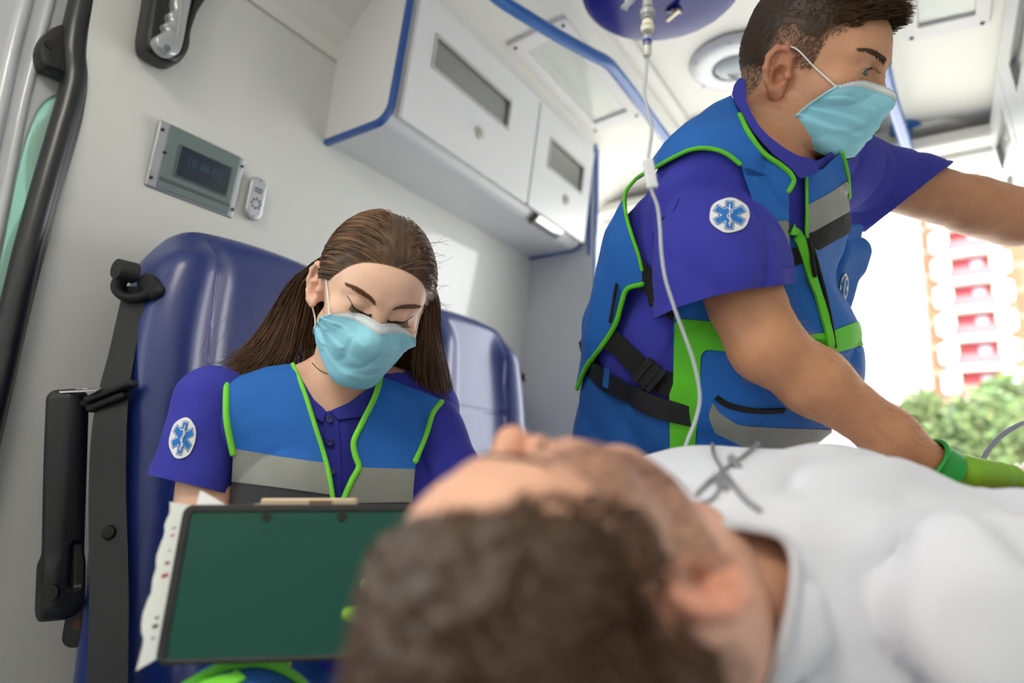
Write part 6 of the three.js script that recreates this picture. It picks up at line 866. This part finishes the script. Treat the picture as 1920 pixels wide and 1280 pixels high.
{ const g = thing('sensor_cable', 'thick grey cable arching up at the right edge beside the green glove', 'cable');
  mesh('cable', tube([[1838, 884, 1.12], [1841, 868, 1.12], [1852, 845, 1.12], [1876, 818, 1.12], [1905, 799, 1.12], [1945, 784, 1.14], [2010, 760, 1.18], [2100, 700, 1.25]].map((p) => pix(...p)), 0.0046, 80, 10), std({ color: C('#8d97a3'), roughness: 0.4 }), g);
  mesh('finger_clip', rbox(0.024, 0.02, 0.05, 0.008, 3).translate(...pix(1838, 893, 1.12).toArray()), M.white, g); }
// ---------------------------------------------------------------- infusion line hanging from the round lamp
{
  const g = thing('infusion_line', 'clear infusion drip chamber and thin tube hanging in front of the man\'s shoulder', 'infusion line'), P = (x, y, d = 0.74) => pix(x, y, d), down = V(0, -1, 0);
  const at = (p, geo) => geo.translate(...p.toArray()), cyl = (a, b, h) => new THREE.CylinderGeometry(a, b, h, 24);
  mesh('spike', merge([at(P(1214, -6), cyl(0.0042, 0.006, 0.03)), at(P(1214, 26), cyl(0.0085, 0.0085, 0.007)), at(P(1214, 33), cyl(0.0072, 0.0072, 0.005))]), phys({ color: C('#c9cccd'), roughness: 0.25, transmission: 0.35, thickness: 0 }), g);
  mesh('cap', merge([at(P(1214, 45), cyl(0.006, 0.0075, 0.008)), at(P(1214, 55), cyl(0.0082, 0.0066, 0.007))]), std({ color: C('#e6e1cf'), roughness: 0.45 }), g);
  mesh('drip_chamber', at(P(1213.5, 84), new THREE.CapsuleGeometry(0.0052, 0.022, 8, 24)), M.clear, g);
  mesh('chamber_filter', at(P(1213, 97), cyl(0.0045, 0.0038, 0.012)), std({ color: C('#dcd9cc'), roughness: 0.6 }), g);
  mesh('chamber_ring', at(P(1213.5, 78), cyl(0.00535, 0.00535, 0.003)), std({ color: C('#27309a'), roughness: 0.4 }), g);
  const line = [[1213, 106], [1211, 140], [1208, 170], [1214, 205], [1222, 240], [1219, 272], [1215, 300], [1220, 352], [1232, 384], [1237, 420], [1240, 470], [1247, 520], [1262, 570], [1280, 620], [1298, 670], [1309, 716], [1312, 750], [1303, 790], [1288, 828], [1278, 860], [1270, 900]].map(([x, y], i) => P(x, y, 0.74 + Math.max(0, i - 12) * 0.003));
  mesh('tube', tube(line, 0.0021, 260, 12), phys({ color: C('#d9dde2'), roughness: 0.15, transmission: 0.3, thickness: 0, clearcoat: 0.6 }), g);
  const a = P(1214, 300), b = P(1224, 352), u = b.clone().sub(a).normalize(), cc = frame(u.clone().cross(V(0.5, 0, 0.8)).normalize(), u, V(0.5, 0, 0.8)).setPosition(a.clone().lerp(b, 0.5));
  const rc = mesh('roller_clamp', merge([rbox(0.0125, 0.034, 0.009, 0.003, 3)]).applyMatrix4(cc), phys({ color: C('#eff1f5'), roughness: 0.35 }), g); mesh('roller', new THREE.CylinderGeometry(0.0042, 0.0042, 0.007, 20).rotateX(Math.PI / 2).translate(-0.004, 0.006, 0.0), M.blueTrim, rc); rc.children[0].geometry.applyMatrix4(cc);
  { const b = P(1214, -10).add(V(0, 0.15, 0)), H = 0.17; mesh('bag', net(U(0.02, rbx(b, [0.05, H / 2, 0.018], 0.017), cap(b.clone().add(V(0, -H / 2, 0)), b.clone().add(V(0, -H / 2 - 0.03, 0)), 0.012, 0.007)), b.clone().addScalar(-0.14), b.clone().addScalar(0.14), 0.006), phys({ color: C('#eef3f4'), roughness: 0.15, transmission: 0.7, thickness: 0 }), g); mesh('hook', tube([V(b.x, b.y + H / 2 - 0.005, b.z), V(b.x, 2.0, b.z), V(b.x, 2.14, b.z)], 0.003, 12, 8), M.steel, g); }
  mesh('bag_tail', merge([0, 1, 2].map((i) => tube([P(1196 - i * 4, -14), P(1184 - i * 5, 2 + i * 2), P(1168 + i * 3, 14 + i)], 0.0028, 16, 8))), M.clear, g);
}
// ---------------------------------------------------------------- outside the rear doorway
struct('ground', new THREE.PlaneGeometry(400, 300).rotateX(-Math.PI / 2).translate(40, -0.6, -150), std({ color: C('#b9b7ae'), roughness: 0.95 }));
const facing0 = (o) => { const d = CAM.clone().sub(o.position); o.rotation.y = Math.atan2(d.x, d.z); return o; };
const onGround = (px, d) => { const p = pix(px, 800, d); p.y = -0.6; return p; };
const wallTex = dataTex(256, (u, v, x, y) => { const r = y >> 3, k = (x + (r & 1) * 8) >> 4, m = (y & 7) === 0 || ((x + (r & 1) * 8) & 15) === 0, n = 0.9 + 0.2 * hash3(k, r, 2); return m ? [0.8, 0.74, 0.68] : [0.78 * n, 0.5 * n, 0.38 * n]; }, true); wallTex.repeat.set(0.5, 0.5);
{ // brick tower with a column of rounded balconies
  const g = facing0(thing('apartment_building', 'tall brick apartment building with red rounded balconies, seen through the rear doorway', 'building', onGround(1850, 60)));
  mesh('wall', new THREE.BoxGeometry(16, 40, 12).translate(4, 20, -6), std({ map: wallTex, color: new THREE.Color(0.42, 0.36, 0.37), roughness: 0.9 }), g);
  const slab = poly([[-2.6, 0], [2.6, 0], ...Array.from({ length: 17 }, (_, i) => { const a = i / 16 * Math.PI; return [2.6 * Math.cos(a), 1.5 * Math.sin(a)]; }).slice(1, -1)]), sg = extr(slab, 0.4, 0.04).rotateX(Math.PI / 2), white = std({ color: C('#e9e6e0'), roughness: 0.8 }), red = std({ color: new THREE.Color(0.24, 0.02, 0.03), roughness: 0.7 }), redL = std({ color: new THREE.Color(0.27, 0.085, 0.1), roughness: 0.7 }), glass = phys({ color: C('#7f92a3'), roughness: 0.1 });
  const arcG = (r0, r1, h) => extr(poly([...Array.from({ length: 15 }, (_, i) => { const a = 0.35 + i / 14 * (Math.PI - 0.7); return [r0 * 1.6 * Math.cos(a), r0 * Math.sin(a)]; }), ...Array.from({ length: 15 }, (_, i) => { const a = Math.PI - 0.35 - i / 14 * (Math.PI - 0.7); return [r1 * 1.6 * Math.cos(a), r1 * Math.sin(a)]; })]), h, 0.02).rotateX(-Math.PI / 2).scale(1, 1, -1);
  const par = apply(extr(poly([...Array.from({ length: 15 }, (_, i) => { const a = 0.7 + i / 14 * (Math.PI - 1.4); return [2.5 * Math.cos(a), 1.42 * Math.sin(a)]; }), ...Array.from({ length: 15 }, (_, i) => { const a = Math.PI - 0.7 - i / 14 * (Math.PI - 1.4); return [2.35 * Math.cos(a), 1.3 * Math.sin(a)]; })]), 1.1, 0.02), new THREE.Matrix4().makeBasis(V(1, 0, 0), V(0, 0, 1), V(0, -1, 0)));
  for (let f = 0; f < 13; f++) {
    const y = 1.6 + f * 2.85, b = mesh('balcony', sg.clone().translate(0, y, 0), white, g);
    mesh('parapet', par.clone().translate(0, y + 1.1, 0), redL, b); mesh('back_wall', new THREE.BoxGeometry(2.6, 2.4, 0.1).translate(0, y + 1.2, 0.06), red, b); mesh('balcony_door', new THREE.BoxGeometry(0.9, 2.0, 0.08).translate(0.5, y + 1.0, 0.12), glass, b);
    for (const s of [-1, 1]) { const w = mesh('bay', new RoundedBoxGeometry(1.5, 1.9, 1.3, 3, 0.3).translate(s * 2.35, y + 1.35, 0.35), white, g); mesh('window', new THREE.BoxGeometry(0.8, 1.1, 0.06).translate(s * 2.35, y + 1.5, 1.0), glass, w); }
  }
}
{ // long pale building left of it
  const g = facing0(thing('apartment_building', 'pale overexposed apartment building with rows of small windows behind the man', 'building', onGround(1560, 84)));
  mesh('wall', new THREE.BoxGeometry(30, 48, 12).translate(-0.2, 24, -6), std({ color: C('#efece6'), roughness: 0.9 }), g); mesh('base_course', new THREE.BoxGeometry(30.2, 3.2, 12.2).translate(-0.2, 1.6, -6), std({ map: wallTex, roughness: 0.9 }), g);
  const wg = new THREE.BoxGeometry(0.9, 1.5, 0.1), pm = phys({ color: C('#aab6c0'), roughness: 0.1 }), fm = std({ color: C('#f4f2ee'), roughness: 0.7 }), fr = extr(poly(roundRect(-0.55, -0.85, 0.55, 0.85, 0.02), [roundRect(-0.45, -0.75, 0.45, 0.75, 0.02)]), 0.12);
  for (let f = 0; f < 11; f++) for (const x of [3.0, 4.8, 8.4, 10.2, 13.0]) { const w = mesh('window', fr.clone().translate(x, 5.4 + f * 2.9, 0), fm, g); mesh('pane', wg.clone().translate(x, 5.4 + f * 2.9, 0.02), pm, w); }
}
function bush(label, px, d, w, h, n, y0) {
  const g = thing('tree', label, 'tree', onGround(px, d), 'trees beyond the rear doorway'), P = [], N = [], K = [], I = [];
  const lobes = Array.from({ length: 9 }, () => [rr(-w, w) * 0.6, h * rr(0.45, 0.85), rr(-w, w) * 0.5, rr(0.3, 0.5) * w]), t = [0.12, 0.19, 0.06];
  for (let k = 0; k < n; k++) { const b = lobes[k % 9], u = rr(-1, 1), a = rr(0, 6.283), s = Math.sqrt(1 - u * u), r = b[3] * Math.cbrt(rr(0.2, 1)), c = V(b[0] + r * s * Math.cos(a), b[1] + r * u, b[2] + r * s * Math.sin(a)), x = V(rr(-1, 1), rr(-0.5, 0.5), rr(-1, 1)).normalize(), y = V(rr(-1, 1), rr(-1, 1), rr(-1, 1)).cross(x).normalize(), z = x.clone().cross(y), L = rr(0.09, 0.18), i0 = P.length / 3, f = rr(0.7, 1.35), yel = rr(0.8, 1.3);
    for (const [p, q, e] of [[-1, 0, 0], [0, 0.45, 0.12], [1, 0, 0], [0, -0.45, 0.12]]) { P.push(...c.clone().addScaledVector(x, p * L).addScaledVector(y, q * L).addScaledVector(z, e * L).toArray()); N.push(...z.toArray()); K.push(t[0] * f * yel, t[1] * f, t[2] * f); } I.push(i0, i0 + 3, i0 + 1, i0 + 1, i0 + 3, i0 + 2); }
  const q = new THREE.BufferGeometry(); q.setAttribute('position', new THREE.Float32BufferAttribute(P, 3)); q.setAttribute('normal', new THREE.Float32BufferAttribute(N, 3)); q.setAttribute('color', new THREE.Float32BufferAttribute(K, 3)); q.setAttribute('uv', new THREE.Float32BufferAttribute(new Float32Array(P.length / 3 * 2), 2)); q.setIndex(I);
  const f = mesh('foliage', q, phys({ vertexColors: true, roughness: 0.8, transmission: 0.35, thickness: 0 }), g); f.userData.kind = 'stuff';
  mesh('trunk', merge([tube([V(0, -0.05, 0), V(0.05, h * 0.3, 0), V(-0.05, h * 0.6, 0.05)], 0.06, 12, 8), ...lobes.slice(0, 5).map((b) => tube([V(0.02, h * 0.28, 0), V(b[0] * 0.6, b[1] * 0.75, b[2] * 0.6), V(b[0], b[1], b[2])], 0.025, 10, 6))]), std({ color: C('#5c4a38'), roughness: 0.9 }), g);
}
bush('leafy light green tree seen just above the raised green glove', 1800, 17, 1.7, 4.5, 5200); bush('leafy light green tree at the right photo edge below the balconies', 1925, 19, 1.9, 5.0, 5200); bush('low light green bush behind the man\'s right wrist', 1735, 22, 1.5, 3.6, 3000);
renderer.render(scene, camera);
